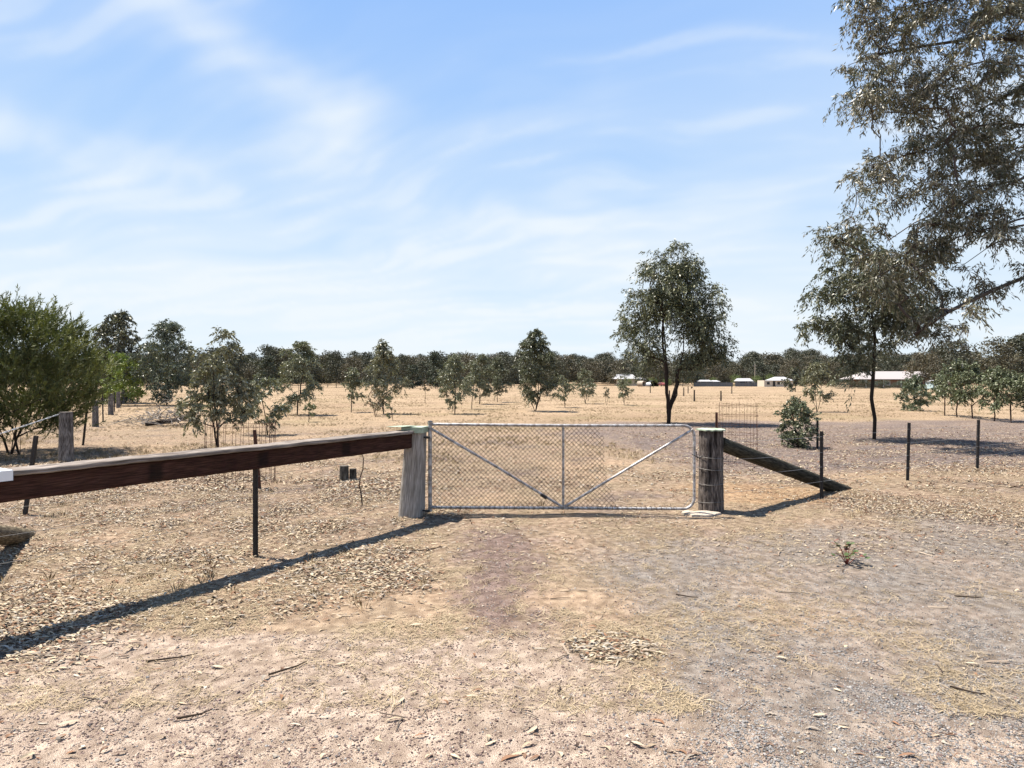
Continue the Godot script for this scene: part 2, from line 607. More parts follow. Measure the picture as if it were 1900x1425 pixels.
func make_sky() -> PanoramaSkyMaterial:
	var w := 1536
	var h := 768
	var data := PackedFloat32Array()
	data.resize(w * h * 3)
	var f := FastNoiseLite.new()
	f.seed = 5
	f.frequency = 1.0
	f.fractal_octaves = 5
	f.noise_type = FastNoiseLite.TYPE_SIMPLEX_SMOOTH
	var f2 := FastNoiseLite.new()
	f2.seed = 9
	f2.frequency = 1.0
	f2.fractal_octaves = 3
	# plumes of cirrus: azimuth and height of both ends and half width, in degrees
	var plumes := [[-31.0, 29.0, -15.5, 22.0, 2.4, 0.52], [-15.5, 22.0, -17.0, 17.0, 3.0, 0.34], [-44.0, 16.5, -28.0, 16.8, 1.7, 0.52], [-9.0, 14.6, 22.0, 15.6, 1.7, 0.32], [-30.0, 12.0, 10.0, 14.4, 1.8, 0.26], [5.0, 11.4, 21.0, 13.2, 1.5, 0.30], [-40.0, 7.5, 6.0, 10.5, 2.4, 0.26], [-6.0, 21.0, 8.0, 24.0, 2.0, 0.16],
		[60.0, 14.0, 95.0, 20.0, 2.4, 0.45], [80.0, 30.0, 110.0, 24.0, 3.0, 0.4], [120.0, 12.0, 165.0, 16.0, 2.2, 0.4], [150.0, 33.0, 185.0, 26.0, 3.2, 0.45], [-175.0, 15.0, -140.0, 12.0, 2.2, 0.4], [-130.0, 28.0, -100.0, 22.0, 3.0, 0.45], [-95.0, 13.0, -60.0, 17.0, 2.0, 0.4], [-70.0, 40.0, -40.0, 33.0, 3.5, 0.4], [10.0, 44.0, 50.0, 38.0, 3.5, 0.4]]
	for y in h:
		var el := (0.5 - (y + 0.5) / h) * PI
		var e := rad_to_deg(el)
		for x in w:
			var k := (y * w + x) * 3
			if e < -1.0:
				data[k] = 0.30 / EXPOSURE
				data[k + 1] = 0.26 / EXPOSURE
				data[k + 2] = 0.20 / EXPOSURE
				continue
			var az := wrapf((x + 0.5) / w * TAU, -PI, PI)
			var dx := sin(az) * cos(el)
			var dz := cos(az) * cos(el)
			var dy := maxf(sin(el), 0.0)
			var t := clampf(e / 34.0, 0.0, 1.0)
			var r := lerpf(0.76, 0.30, pow(t, 0.75))
			var g := lerpf(0.925, 0.53, pow(t, 0.80))
			var b := lerpf(1.02, 0.98, t)
			if e > 34.0:
				var z := sstep(34.0, 90.0, e)
				r = lerpf(r, 0.13, z)
				g = lerpf(g, 0.30, z)
				b = lerpf(b, 0.78, z)
			# a veil in drawn-out streaks on a layer high above
			var px := dx / (dy + 0.20)
			var pz := dz / (dy + 0.20)
			var wx := f2.get_noise_2d(px * 0.5, pz * 0.5) * 0.35
			var wz := f2.get_noise_2d(px * 0.5 + 20.0, pz * 0.5) * 0.35
			var streak := f.get_noise_2d((px + wx) * 0.40 - 0.25 * pz, (pz + wz) * 1.5 + 0.30 * px)
			var fibre := f.get_noise_2d((px + wx) * 1.5 + 31.0 - 0.8 * pz, (pz + wz) * 7.0 + 2.4 * px)
			var broad := f2.get_noise_2d(px * 0.30 + 3.0, pz * 0.30)
			var veil := clampf(0.42 + 0.55 * broad + 0.45 * streak + 0.24 * fibre, 0.0, 1.0) * 0.72 * sstep(42.0, 6.0, e) + 0.20 * sstep(0.05, 0.5, 0.7 * streak + 0.7 * fibre) * sstep(50.0, 30.0, e) + 0.40 * sstep(17.0, 1.0, e)
			var ad := rad_to_deg(az)
			var wob := 1.6 * f2.get_noise_2d(ad * 0.10, e * 0.16) + 0.4 * fibre
			for q in plumes:
				if absf(ad - (q[0] + q[2]) * 0.5) > absf(q[2] - q[0]) * 0.5 + 16.0:
					continue
				var along := Vector2(q[2] - q[0], q[3] - q[1])
				var u: float = clampf(Vector2(ad - q[0], e + wob - q[1]).dot(along) / along.length_squared(), 0.0, 1.0)
				var away := Vector2(ad - q[0], e + wob - q[1]) - along * u
				var by: float = Vector2(away.x * 0.6, away.y).length() / q[4]
				var m: float = q[5] * exp(-by * by) * clampf(0.85 + 0.6 * fibre + 0.15 * streak, 0.1, 1.3)
				veil = 1.0 - (1.0 - veil) * (1.0 - clampf(m, 0.0, 0.95))
			veil = clampf(veil, 0.0, 0.9)
			data[k] = lerpf(r, 0.90, veil) / EXPOSURE
			data[k + 1] = lerpf(g, 0.96, veil) / EXPOSURE
			data[k + 2] = lerpf(b, 1.0, veil) / EXPOSURE
	var m := PanoramaSkyMaterial.new()
	m.panorama = ImageTexture.create_from_image(Image.create_from_data(w, h, false, Image.FORMAT_RGBF, data.to_byte_array()))
	return m

func materials() -> void:
	var leaf := plain(Color.WHITE, 0.40, 0.0, true)
	leaf.backlight_enabled = true
	leaf.backlight = Color(0.50, 0.52, 0.34)
	leaf.metallic_specular = 0.4
	M.leaf = leaf
	var dull := plain(Color.WHITE, 0.7, 0.0, true)
	dull.backlight_enabled = true
	dull.backlight = Color(0.48, 0.52, 0.30)
	M.dull_leaf = dull
	M.bark = plain(Color.WHITE, 0.95, 0.0, true)
	M.bark.metallic_specular = 0.2
	M.loose = plain(Color.WHITE, 0.9, 0.0, true)
	M.loose.metallic_specular = 0.25
	M.stone = plain(Color.WHITE, 0.85, 0.0, true)
	M.pale_wood = grained(Color(0.70, 0.69, 0.67), Color(1, 1, 1), Vector3(7, 0.6, 7), 0.25, 0.9, true, 21)
	M.old_wood = grained(Color(0.45, 0.43, 0.42), Color(1, 1, 1), Vector3(12, 1.0, 12), 0.9, 0.95, true, 31)
	M.rail_wood = grained(Color(0.60, 0.55, 0.52), Color(1, 1, 1), Vector3(12, 0.7, 12), 0.35, 0.8, true, 41)
	M.galv = plain(lin(0.54, 0.54, 0.545), 0.5, 0.3)
	M.galv.albedo_texture = noise_tex(0.02, Color(0.52, 0.48, 0.45), Color(1, 1, 1), 256, FastNoiseLite.TYPE_SIMPLEX, 6)
	M.galv.uv1_triplanar = true
	M.galv.uv1_scale = Vector3(3, 3, 3)
	M.rust_wire = plain(lin(0.055, 0.038, 0.030), 0.75, 0.2)
	M.wire = plain(lin(0.20, 0.19, 0.18), 0.5, 0.6)
	M.bright_wire = plain(lin(0.42, 0.43, 0.44), 0.4, 0.6)
	M.picket = plain(lin(0.022, 0.019, 0.019), 0.6, 0.1)
	M.picket.albedo_texture = noise_tex(0.05, Color(0.75, 0.70, 0.66), Color(1, 1, 1), 256)
	M.picket.uv1_triplanar = true
	M.rust = plain(Color.WHITE, 0.9, 0.1)
	M.rust.albedo_texture = noise_tex(0.05, lin(0.045, 0.020, 0.014), lin(0.14, 0.060, 0.038), 256)
	M.rust.uv1_triplanar = true
	M.rust.uv1_scale = Vector3(6, 3, 6)
	M.green_sheet = plain(lin(0.40, 0.47, 0.36), 0.45, 0.0)
	M.green_sheet.albedo_texture = noise_tex(0.02, Color(0.80, 0.80, 0.76), Color(1, 1, 1), 256)
	M.green_sheet.uv1_triplanar = true
	M.white_sheet = plain(lin(0.62, 0.64, 0.66), 0.4, 0.0)
	M.iron = plain(lin(0.03, 0.027, 0.025), 0.7, 0.3)
	M.concrete = plain(Color.WHITE, 0.95)
	M.concrete.albedo_texture = noise_tex(0.03, lin(0.24, 0.20, 0.16), lin(0.42, 0.36, 0.29), 256)
	M.concrete.uv1_triplanar = true
	M.concrete.uv1_scale = Vector3(3, 3, 3)
	M.roof_white = plain(lin(0.33, 0.33, 0.335), 0.7)
	M.roof_pink = plain(lin(0.29, 0.26, 0.25), 0.8)
	M.cream = plain(lin(0.48, 0.42, 0.34), 0.8)
	M.brick = plain(lin(0.16, 0.09, 0.065), 0.9)
	M.grey_fence = plain(lin(0.10, 0.11, 0.12), 0.7)
	M.teal = plain(lin(0.34, 0.44, 0.46), 0.6)
	M.dark = plain(lin(0.015, 0.015, 0.016), 0.6)
	M.window = plain(lin(0.03, 0.035, 0.04), 0.15)
	M.red_paint = plain(lin(0.22, 0.055, 0.05), 0.5)
	M.white_paint = plain(lin(0.6, 0.6, 0.58), 0.5)
	M.rubber = plain(lin(0.02, 0.02, 0.02), 0.8)

func ground() -> void:
	var xs := PackedFloat32Array([0.0])
	var step := 0.07
	while xs[xs.size() - 1] < 900.0:
		xs.append(xs[xs.size() - 1] + step)
		if xs[xs.size() - 1] > 4.6:
			step *= 1.055
	var both := PackedFloat32Array()
	for k in range(xs.size() - 1, 0, -1):
		both.append(-xs[k])
	both.append_array(xs)
	var zs := PackedFloat32Array([-60.0, -30.0, -12.0, -4.0, 0.0, 1.0, 1.8, 2.3])
	step = 0.055
	while zs[zs.size() - 1] < 1400.0:
		zs.append(zs[zs.size() - 1] + step)
		if zs[zs.size() - 1] > 11.0:
			step *= 1.03
	var mb := MB.new()
	var uv2 := PackedVector2Array()
	for z in zs:
		for x in both:
			mb.v.append(Vector3(x, gy(x, z), -z))
			var s := soil(x, z) * 2.5
			mb.c.append(Color(s.x, s.y, s.z))
			mb.t.append(Vector2(x, z) / 0.83)
			uv2.append(Vector2(x * 0.96 + z * 0.28, z * 0.96 - x * 0.28) / 2.9)
	var row := both.size()
	for k in zs.size():
		for j in row:
			var l := mb.v[k * row + maxi(j - 1, 0)]
			var r := mb.v[k * row + mini(j + 1, row - 1)]
			var d := mb.v[maxi(k - 1, 0) * row + j]
			var u := mb.v[mini(k + 1, zs.size() - 1) * row + j]
			mb.n.append((r - l).cross(u - d).normalized())
	for k in zs.size() - 1:
		for j in row - 1:
			var p := k * row + j
			mb.i.append_array([p, p + row, p + row + 1, p, p + row + 1, p + 1])
	var m := plain(Color.WHITE, 0.98, 0.0, true)
	m.metallic_specular = 0.15
	m.albedo_texture = noise_tex(0.13, Color(0.50, 0.47, 0.46), Color(1, 1, 1), 1024, FastNoiseLite.TYPE_SIMPLEX, 51)
	m.detail_enabled = true
	m.detail_albedo = noise_tex(0.02, Color(0.74, 0.72, 0.71), Color(1, 1, 1), 1024, FastNoiseLite.TYPE_SIMPLEX, 52)
	m.detail_blend_mode = BaseMaterial3D.BLEND_MODE_MUL
	m.detail_uv_layer = BaseMaterial3D.DETAIL_UV_2
	m.heightmap_enabled = true
	m.heightmap_texture = noise_tex(0.13, Color.BLACK, Color.WHITE, 1024, FastNoiseLite.TYPE_SIMPLEX, 53)
	m.heightmap_scale = 0.5
	var a := []
	a.resize(Mesh.ARRAY_MAX)
	a[Mesh.ARRAY_VERTEX] = mb.v
	a[Mesh.ARRAY_NORMAL] = mb.n
	a[Mesh.ARRAY_COLOR] = mb.c
	a[Mesh.ARRAY_TEX_UV] = mb.t
	a[Mesh.ARRAY_TEX_UV2] = uv2
	a[Mesh.ARRAY_INDEX] = mb.i
	var mesh := ArrayMesh.new()
	mesh.add_surface_from_arrays(Mesh.PRIMITIVE_TRIANGLES, a)
	mesh.surface_set_material(0, m)
	setting("ground", mesh, "structure")

func far_proto(seed_: int, h: float, w: float, cb: float, col: Color, conic := 0.0) -> Array:
	# [trunk mesh, crown mesh] of a tree seen from far away
	var rng := RandomNumberGenerator.new()
	rng.seed = seed_
	var tips := []
	for k in 60:
		var u := rng.randf()
		var prof := pow(sin(PI * clampf(pow(u, 0.75) * 0.92 + 0.07, 0.0, 1.0)), 0.5)
		prof = lerpf(prof, 1.0 - u * 0.85, conic)
		var a := rng.randf() * TAU
		var r := w * 0.5 * prof * pow(rng.randf(), 0.4) * 0.86
		tips.append(Vector3(cos(a) * r, h * (cb + (0.95 - cb) * u), sin(a) * r))
	var line := []
	for j in 7:
		var u := j / 6.0
		line.append(Vector3(rng.randfn() * w * 0.015, h * 0.7 * u - 0.4 * (1.0 - u), rng.randfn() * w * 0.015))
	var wood := grow(rng, [line], tips.duplicate(), 0.3, 0.022, Color(0.05, 0.042, 0.036))
	var mb := MB.new()
	for q: Vector3 in tips:
		var size := 0.7 + 0.7 * rng.randf()
		leaves(mb, rng, q, Vector3(0.085, 0.055, 0.085) * w * size, int(46 * size), 0.40, 0.24, 0.2, col * (0.75 + 0.5 * rng.randf()), col * 1.7)
	return [wood.commit(M.bark), mb.commit(M.dull_leaf)]

func far_tree(proto: Array, called: String, label: String, group: String, x: float, z: float, sy: float, sx: float, turn: float) -> void:
	var o := thing(called, label, "tree", x, z, group, turn)
	o.scale = Vector3(sx, sy, sx)
	part("trunk", proto[0], o)
	part("crown", proto[1], o)

func house_box(root: Node3D, called: String, at: Vector3, size: Vector3, m: Material) -> MeshInstance3D:
	var mb := MB.new()
	mb.box(Vector3.ZERO, size)
	var o := part(called, mb.commit(m), root)
	o.position = at
	return o

func hip_roof(w: float, d: float, rise: float, inset: float, over := 0.5) -> MB:
	# ridge along x; inset 0 is a gable
	var mb := MB.new()
	var x := w / 2.0 + over
	var z := d / 2.0 + over
	var a := Vector3(-x, 0, z)
	var b := Vector3(x, 0, z)
	var c := Vector3(x, 0, -z)
	var e := Vector3(-x, 0, -z)
	var l := Vector3(-x + inset, rise, 0)
	var r := Vector3(x - inset, rise, 0)
	mb.quad(a, l, r, b, Color.WHITE)
	mb.quad(c, r, l, e, Color.WHITE)
	mb.tri(b, r, c, Color.WHITE)
	mb.tri(e, l, a, Color.WHITE)
	mb.quad(a, b, c, e, Color.WHITE)
	mb.box(Vector3(0, -0.06, z), Vector3(2.0 * x, 0.12, 0.06))
	return mb

func far_country() -> void:
	var protos := [far_proto(101, 10.0, 8.0, 0.22, Color(0.045, 0.047, 0.030)), far_proto(102, 10.0, 7.0, 0.15, Color(0.038, 0.042, 0.027)), far_proto(103, 10.0, 9.0, 0.30, Color(0.058, 0.052, 0.030)),
		far_proto(104, 10.0, 5.5, 0.06, Color(0.034, 0.042, 0.026), 0.5), far_proto(105, 10.0, 8.0, 0.25, Color(0.068, 0.058, 0.036))]
	var kinds := ["broad dark gum tree", "dense dark olive gum tree", "wide brownish gum tree", "narrow dark conical tree", "sparse rusty olive gum tree"]
	# x, depth, height, width, kind
	var rows := [[-91, 190, 12.5, 10, 0], [-80, 205, 14, 12, 1], [-71, 190, 12.2, 11, 4], [-81, 178, 13.4, 9, 1], [-72, 185, 12, 9, 0], [-56, 188, 11, 8, 2], [-56, 170, 9.6, 8, 1], [-50, 176, 10.6, 8, 0], [-44, 172, 9.2, 7.5, 4],
		[-41, 200, 11.6, 9, 1], [-36, 190, 9.2, 8, 2], [-31, 175, 9.6, 7, 0], [-27, 190, 8.0, 7, 1], [-24, 150, 6.2, 5.5, 3], [-18.5, 150, 9.3, 5.6, 3], [-13, 176, 9.4, 8, 4], [-7, 182, 9.6, 8.5, 2], [-1, 178, 8.8, 8, 0], [7, 190, 9.4, 9, 1], [15, 205, 9.0, 8, 0], [-63, 160, 9.0, 6, 3], [-33, 150, 7.0, 5, 1], [-14, 140, 5.0, 4, 3],
		[70, 235, 9.5, 9, 1], [62, 225, 9.5, 9, 0], [82, 250, 10, 10, 4], [90, 250, 9.4, 9, 2], [98, 245, 9.6, 10, 1], [106, 235, 10.8, 9, 4], [101, 205, 8.6, 7.5, 1], [112, 245, 11, 9, 0], [122, 240, 10.4, 10, 2], [133, 240, 11, 10, 0], [145, 235, 10.6, 9, 1], [152, 230, 10.5, 9, 4],
		[90, 130, 9.0, 8.0, 1], [80, 112, 9.2, 9.5, 0], [90, 115, 9.8, 9, 2], [97, 118, 10.4, 9, 1], [72, 108, 7.2, 6.5, 4], [108, 130, 12, 10, 0]]
	var k := 0
	for r in rows:
		var side := "at the far edge of the golden paddock" if r[0] < 40 else ("behind the sheds and farmhouse" if r[1] > 150 else "beyond the young tree row, beside the farmhouse")
		far_tree(protos[r[4]], "far_tree", "%s %s" % [kinds[r[4]], side], "far %ss %s" % [kinds[r[4]], side], r[0], r[1], r[2] / 10.0, r[3] / [8.0, 7.0, 9.0, 5.5, 8.0][r[4]], k * 2.4)
		k += 1
	# the far wood on the rise reads as one mass
	var rng := RandomNumberGenerator.new()
	rng.seed = 77
	for v in 2:
		var mm := MultiMesh.new()
		mm.transform_format = MultiMesh.TRANSFORM_3D
		mm.mesh = protos[[0, 4][v]][1]
		var n := 900
		mm.instance_count = n
		for j in n:
			var z := 262.0 + 210.0 * rng.randf()
			var x := (rng.randf() * 2.0 - 1.0) * z * 1.25
			var s := 0.62 + 0.95 * pow(rng.randf(), 2.0)
			mm.set_instance_transform(j, Transform3D(Basis(Vector3.UP, rng.randf() * TAU).scaled(Vector3(s * 1.25, s * (0.9 + 0.25 * rng.randf()), s * 1.25)), Vector3(x, gy(x, z) - 0.7, -z)))
		var o := MultiMeshInstance3D.new()
		o.name = numbered("far_wood")
		o.multimesh = mm
		add_child(o)
		o.set_meta("kind", "stuff")
		tag(o, ["dark wooded rise closing off the paddock", "rusty olive trees mixed through the wooded rise"][v], "wood")

	# green shrubs by the sheds
	var bush := far_proto(120, 10.0, 12.0, 0.02, Color(0.085, 0.115, 0.030))
	for s in [[72, 236, 3.4, 3.6], [78, 240, 3.6, 4.2], [86, 238, 4.6, 5.5], [93, 236, 4.2, 5.5], [99, 238, 4.8, 5.0], [55, 242, 3.4, 5.0], [46, 245, 3.2, 4.4], [42, 235, 2.4, 4.0], [60, 240, 3.2, 4.4]]:
		far_tree(bush, "green_shrub", "bright green rounded shrub growing behind the sheds", "bright green shrubs behind the sheds", s[0], s[1], s[2] / 10.0, s[3] / 12.0, s[0])
	var hedge := far_proto(121, 10.0, 12.0, 0.02, Color(0.030, 0.040, 0.020))
	for s in [[91, 152, 2.2, 6.0], [96.5, 153, 2.1, 5.4], [80, 150, 2.4, 6.5], [86, 151, 2.2, 6.0]]:
		far_tree(hedge, "garden_bush", "low dark green garden bush before the farmhouse verandah", "dark bushes before the farmhouse", s[0], s[1], s[2] / 10.0, s[3] / 12.0, s[0])

	# farmhouse with a long pale hipped roof
	var o := thing("farmhouse", "low farmhouse with long pale pinkish hipped roof behind the trees", "house", 114.0, 182.0)
	house_box(o, "wall", Vector3(0, 1.2, 0), Vector3(25, 2.6, 9), M.brick)
	var rf := part("roof", hip_roof(25, 9, 2.3, 5.0, 0.9).commit(M.roof_pink), o)
	rf.position = Vector3(-2.0, 2.45, 0)
	var wing := part("roof", hip_roof(10, 7, 1.6, 3.0, 0.7).commit(M.roof_pink), o)
	wing.position = Vector3(11.5, 2.4, 1.5)
	house_box(o, "chimney", Vector3(2, 4.7, -0.5), Vector3(0.7, 0.9, 0.7), M.brick)
	for x in [-10.0, -6.5, -3.0, 1.5, 5.0, 9.0]:
		var wn := house_box(o, "window", Vector3(x, 1.3, 4.53), Vector3(1.5, 1.2, 0.06), M.white_paint)
		house_box(wn, "pane", Vector3(0, 0, 0.03), Vector3(1.3, 1.0, 0.04), M.window)
	house_box(o, "door", Vector3(3.2, 1.0, 4.53), Vector3(0.95, 2.0, 0.06), M.dark)
	for x in [-13.0, -8.0, -3.0, 2.0, 7.0]:
		house_box(o, "verandah_post", Vector3(x, 1.2, 5.2), Vector3(0.14, 2.4, 0.14), M.white_paint)
	o = thing("garden_shed", "small pale blue and white shed beside the farmhouse", "shed", 104.0, 152.0)
	house_box(o, "wall", Vector3(0, 0.85, 0), Vector3(3.6, 1.7, 3), M.teal)
	part("roof", hip_roof(3.6, 3, 0.35, 0.0, 0.25).commit(M.roof_white), o).position = Vector3(0, 1.72, 0)
	house_box(o, "door", Vector3(0.7, 0.8, 1.52), Vector3(0.8, 1.5, 0.05), M.white_paint)
	# white house behind the shrubs
	o = thing("white_roofed_house", "white roofed house half hidden by shrubs before the wooded rise", "house", 50.5, 272.0)
	house_box(o, "wall", Vector3(0, 1.4, 0), Vector3(10, 3.2, 7), M.cream)
	part("roof", hip_roof(9, 7, 2.0, 1.5, 0.6).commit(M.roof_white), o).position = Vector3(-1.2, 3.0, 0)
	part("roof", hip_roof(4, 5, 1.1, 0.8, 0.4).commit(M.roof_white), o).position = Vector3(5.2, 2.7, 1.5)
	for x in [-3.0, 0.5, 3.5]:
		house_box(o, "window", Vector3(x, 1.6, 3.53), Vector3(1.2, 1.1, 0.06), M.window)
	# sheds and yard
	o = thing("low_shed", "low pale roofed shed behind the grey sheet fence", "shed", 73.0, 231.0)
	house_box(o, "wall", Vector3(0, 0.9, 0), Vector3(7, 1.9, 4), M.grey_fence)
	part("roof", hip_roof(4.4, 4, 0.6, 0.8, 0.3).commit(M.roof_white), o).position = Vector3(-1.3, 1.85, 0)
	part("roof", hip_roof(2.6, 4, 0.5, 0.8, 0.3).commit(M.roof_white), o).position = Vector3(2.4, 1.8, 0)
	o = thing("gable_shed", "dark open shed with white gable roof by the grey fence", "shed", 86.0, 229.0)
	house_box(o, "wall", Vector3(0, 0.95, -1.6), Vector3(6.0, 1.9, 0.2), M.dark)
	house_box(o, "wall", Vector3(-2.9, 0.95, 0), Vector3(0.2, 1.9, 3.0), M.grey_fence)
	house_box(o, "wall", Vector3(2.9, 0.95, 0), Vector3(0.2, 1.9, 3.0), M.grey_fence)
	part("roof", hip_roof(5.0, 3.6, 1.05, 0.5, 0.4).commit(M.roof_white), o).position = Vector3(-0.5, 1.95, 0)
	house_box(o, "door", Vector3(0.8, 0.85, 1.3), Vector3(0.9, 1.7, 0.08), M.white_paint)
	for x in [-1.5, 2.0]:
		house_box(o, "post", Vector3(x, 0.95, 1.4), Vector3(0.16, 1.9, 0.16), M.dark)
	o = thing("cream_cottage", "cream cottage with pale gable roof beside the dark tree", "house", 92.5, 218.0)
	house_box(o, "wall", Vector3(0, 1.1, 0), Vector3(10, 2.2, 6), M.cream)
	part("roof", hip_roof(7.0, 6, 1.3, 2.2, 0.4).commit(M.roof_white), o).position = Vector3(1.5, 2.15, 0)
	for x in [-3.6, 0.0, 3.2]:
		house_box(o, "window", Vector3(x, 1.2, 3.03), Vector3(0.9, 0.9, 0.06), M.window)
	house_box(o, "door", Vector3(-1.6, 0.95, 3.03), Vector3(0.85, 1.9, 0.06), M.dark)
	o = thing("sheet_fence", "grey sheet metal yard fence before the sheds", "fence", 80.0, 226.0)
	var sheet := MB.new()
	sheet.box(Vector3.ZERO, Vector3(2.3, 1.45, 0.05))
	var sm := sheet.commit(M.grey_fence)
	for j in 12:
		part("panel", sm, o).position = Vector3(-12.5 + j * 2.36 + (0.9 if j > 5 else 0.0), 0.72, 0)
	for j in 13:
		house_box(o, "post", Vector3(-13.7 + j * 2.36, 0.9, 0.08), Vector3(0.1, 1.8, 0.1), M.wire)
	# junk by the fence: pipe, wreck, shelter, red car
	o = thing("concrete_pipe", "pale round pipe lying on its side in the paddock", "pipe", 47.6, 228.0)
	var mb := MB.new()
	for s in 20:
		var a := TAU * s / 20.0
		var b := TAU * (s + 1) / 20.0
		var ring := func(ang: float, rad: float, z: float) -> Vector3: return Vector3(cos(ang) * rad, sin(ang) * rad, z)
		mb.quad(ring.call(a, 1.05, -1.4), ring.call(b, 1.05, -1.4), ring.call(b, 1.05, 1.4), ring.call(a, 1.05, 1.4), Color.WHITE)
		mb.quad(ring.call(a, 0.9, 1.4), ring.call(b, 0.9, 1.4), ring.call(b, 0.9, -1.4), ring.call(a, 0.9, -1.4), Color.WHITE)
		mb.quad(ring.call(a, 0.9, 1.4), ring.call(a, 1.05, 1.4), ring.call(b, 1.05, 1.4), ring.call(b, 0.9, 1.4), Color.WHITE)
	mb.tri(Vector3(0.9, 0, -1.3), Vector3(-0.9, 0, -1.3), Vector3(0, 0.9, -1.3), Color.WHITE)
	var pipe := part("barrel", mb.commit(M.concrete), o)
	pipe.position.y = 1.0
	pipe.rotation.y = 0.6
	car("white_car", "old white car parked beside the round pipe", 50.4, 228.5, M.white_paint, 1.2)
	car("red_car", "red car parked at the paddock edge by the dark shelter", 55.2, 229.0, M.red_paint, 1.9)
	o = thing("farm_shelter", "dark rounded field shelter between the two cars", "shelter", 52.3, 231.0)
	mb = MB.new()
	for s in 10:
		var a := PI * s / 10.0
		var b := PI * (s + 1) / 10.0
		mb.quad(Vector3(cos(a) * 1.7, sin(a) * 2.2, -2), Vector3(cos(b) * 1.7, sin(b) * 2.2, -2), Vector3(cos(b) * 1.7, sin(b) * 2.2, 2), Vector3(cos(a) * 1.7, sin(a) * 2.2, 2), Color.WHITE)
		mb.tri(Vector3(0, 0, -1.9), Vector3(cos(b) * 1.7, sin(b) * 2.2, -1.9), Vector3(cos(a) * 1.7, sin(a) * 2.2, -1.9), Color.WHITE)
	part("roof", mb.commit(M.dark), o)
	# power pole
	o = thing("power_pole", "slim grey power pole rising behind the sheds", "pole", 94.5, 241.0)
	mb = MB.new()
	mb.tube(PackedVector3Array([Vector3(0, -0.5, 0), Vector3(0, 8.6, 0)]), PackedFloat32Array([0.18, 0.13]), 10)
	part("pole", mb.commit(M.concrete), o)
	house_box(o, "crossarm", Vector3(0, 7.9, 0.12), Vector3(2.0, 0.16, 0.12), M.concrete)
	# dead tree
	var line := []
	rng.seed = 9
	for j in 6:
		line.append(Vector3(-0.1 * j * j * 0.3, 2.4 * j - 0.3, 0))
	var tips := []
	for j in 14:
		tips.append(Vector3(rng.randf_range(-4, 3.0), rng.randf_range(7.5, 14.5), rng.randf_range(-2, 2)))
	o = thing("dead_tree", "bare dead tree standing above the gums near the farmhouse", "tree", 112.5, 245.0)
	part("trunk", grow(rng, [line], tips, 0.4, 0.035, Color(0.10, 0.085, 0.075)).commit(M.bark), o)
	# posts of a wire fence crossing the paddock
	for s in [[20.3, 91.0, 1.0], [15.0, 51.0, 0.95], [17.7, 52.5, 0.85], [19.4, 70.0, 1.0], [13.2, 52.0, 0.9], [25.0, 88.0, 1.0], [30.5, 86.0, 1.0]]:
		o = thing("paddock_post", "thin dark post standing alone in the golden paddock", "post", s[0], s[1], "thin posts across the paddock")
		var pm := round_post(s[2], 0.075, 0.06, 0.0, 0.006, Color(0.035, 0.028, 0.023), Color(0.10, 0.08, 0.066), int(s[1]), 0.2, 10, 6)
		part("shaft", pm.commit(M.bark), o)

func car(called: String, label: String, x: float, z: float, paint: Material, turn: float) -> void:
	var o := thing(called, label, "car", x, z, "", turn)
	var side := PackedVector2Array([Vector2(-2.1, 0.35), Vector2(-2.1, 0.85), Vector2(-1.9, 0.95), Vector2(-1.1, 1.0), Vector2(-0.55, 1.42), Vector2(0.75, 1.45), Vector2(1.45, 0.98), Vector2(2.0, 0.92), Vector2(2.1, 0.35)])
	var mb := MB.new()
	var tri := Geometry2D.triangulate_polygon(side)
	for s in [-1.0, 1.0]:
		for k in range(0, tri.size(), 3):
			var p := []
			for j in 3:
				var q := side[tri[k + j]]
				p.append(Vector3(q.x, q.y, s * (0.85 if q.y < 1.1 else 0.68)))
			if s > 0.0:
				mb.tri(p[0], p[1], p[2], Color.WHITE)
			else:
				mb.tri(p[0], p[2], p[1], Color.WHITE)
	for k in side.size():
		var a := side[k]
		var b := side[(k + 1) % side.size()]
		var wa := 0.85 if a.y < 1.1 else 0.68
		var wb := 0.85 if b.y < 1.1 else 0.68
		mb.quad(Vector3(a.x, a.y, -wa), Vector3(b.x, b.y, -wb), Vector3(b.x, b.y, wb), Vector3(a.x, a.y, wa), Color.WHITE)
	part("body", mb.commit(paint), o)
	for s in [-1.0, 1.0]:
		var g := MB.new()
		g.quad(Vector3(-0.95, 1.03, s * 0.86), Vector3(-0.5, 1.36, s * 0.72), Vector3(0.7, 1.38, s * 0.72), Vector3(1.25, 1.03, s * 0.86), Color.WHITE)
		part("window", g.commit(M.window), o)
		for x2 in [-1.3, 1.3]:
			var t := MB.new()
			t.tube(PackedVector3Array([Vector3(x2, 0.31, s * 0.66), Vector3(x2, 0.31, s * 0.88)]), PackedFloat32Array([0.31, 0.31]), 14)
			part("wheel", t.commit(M.rubber), o)

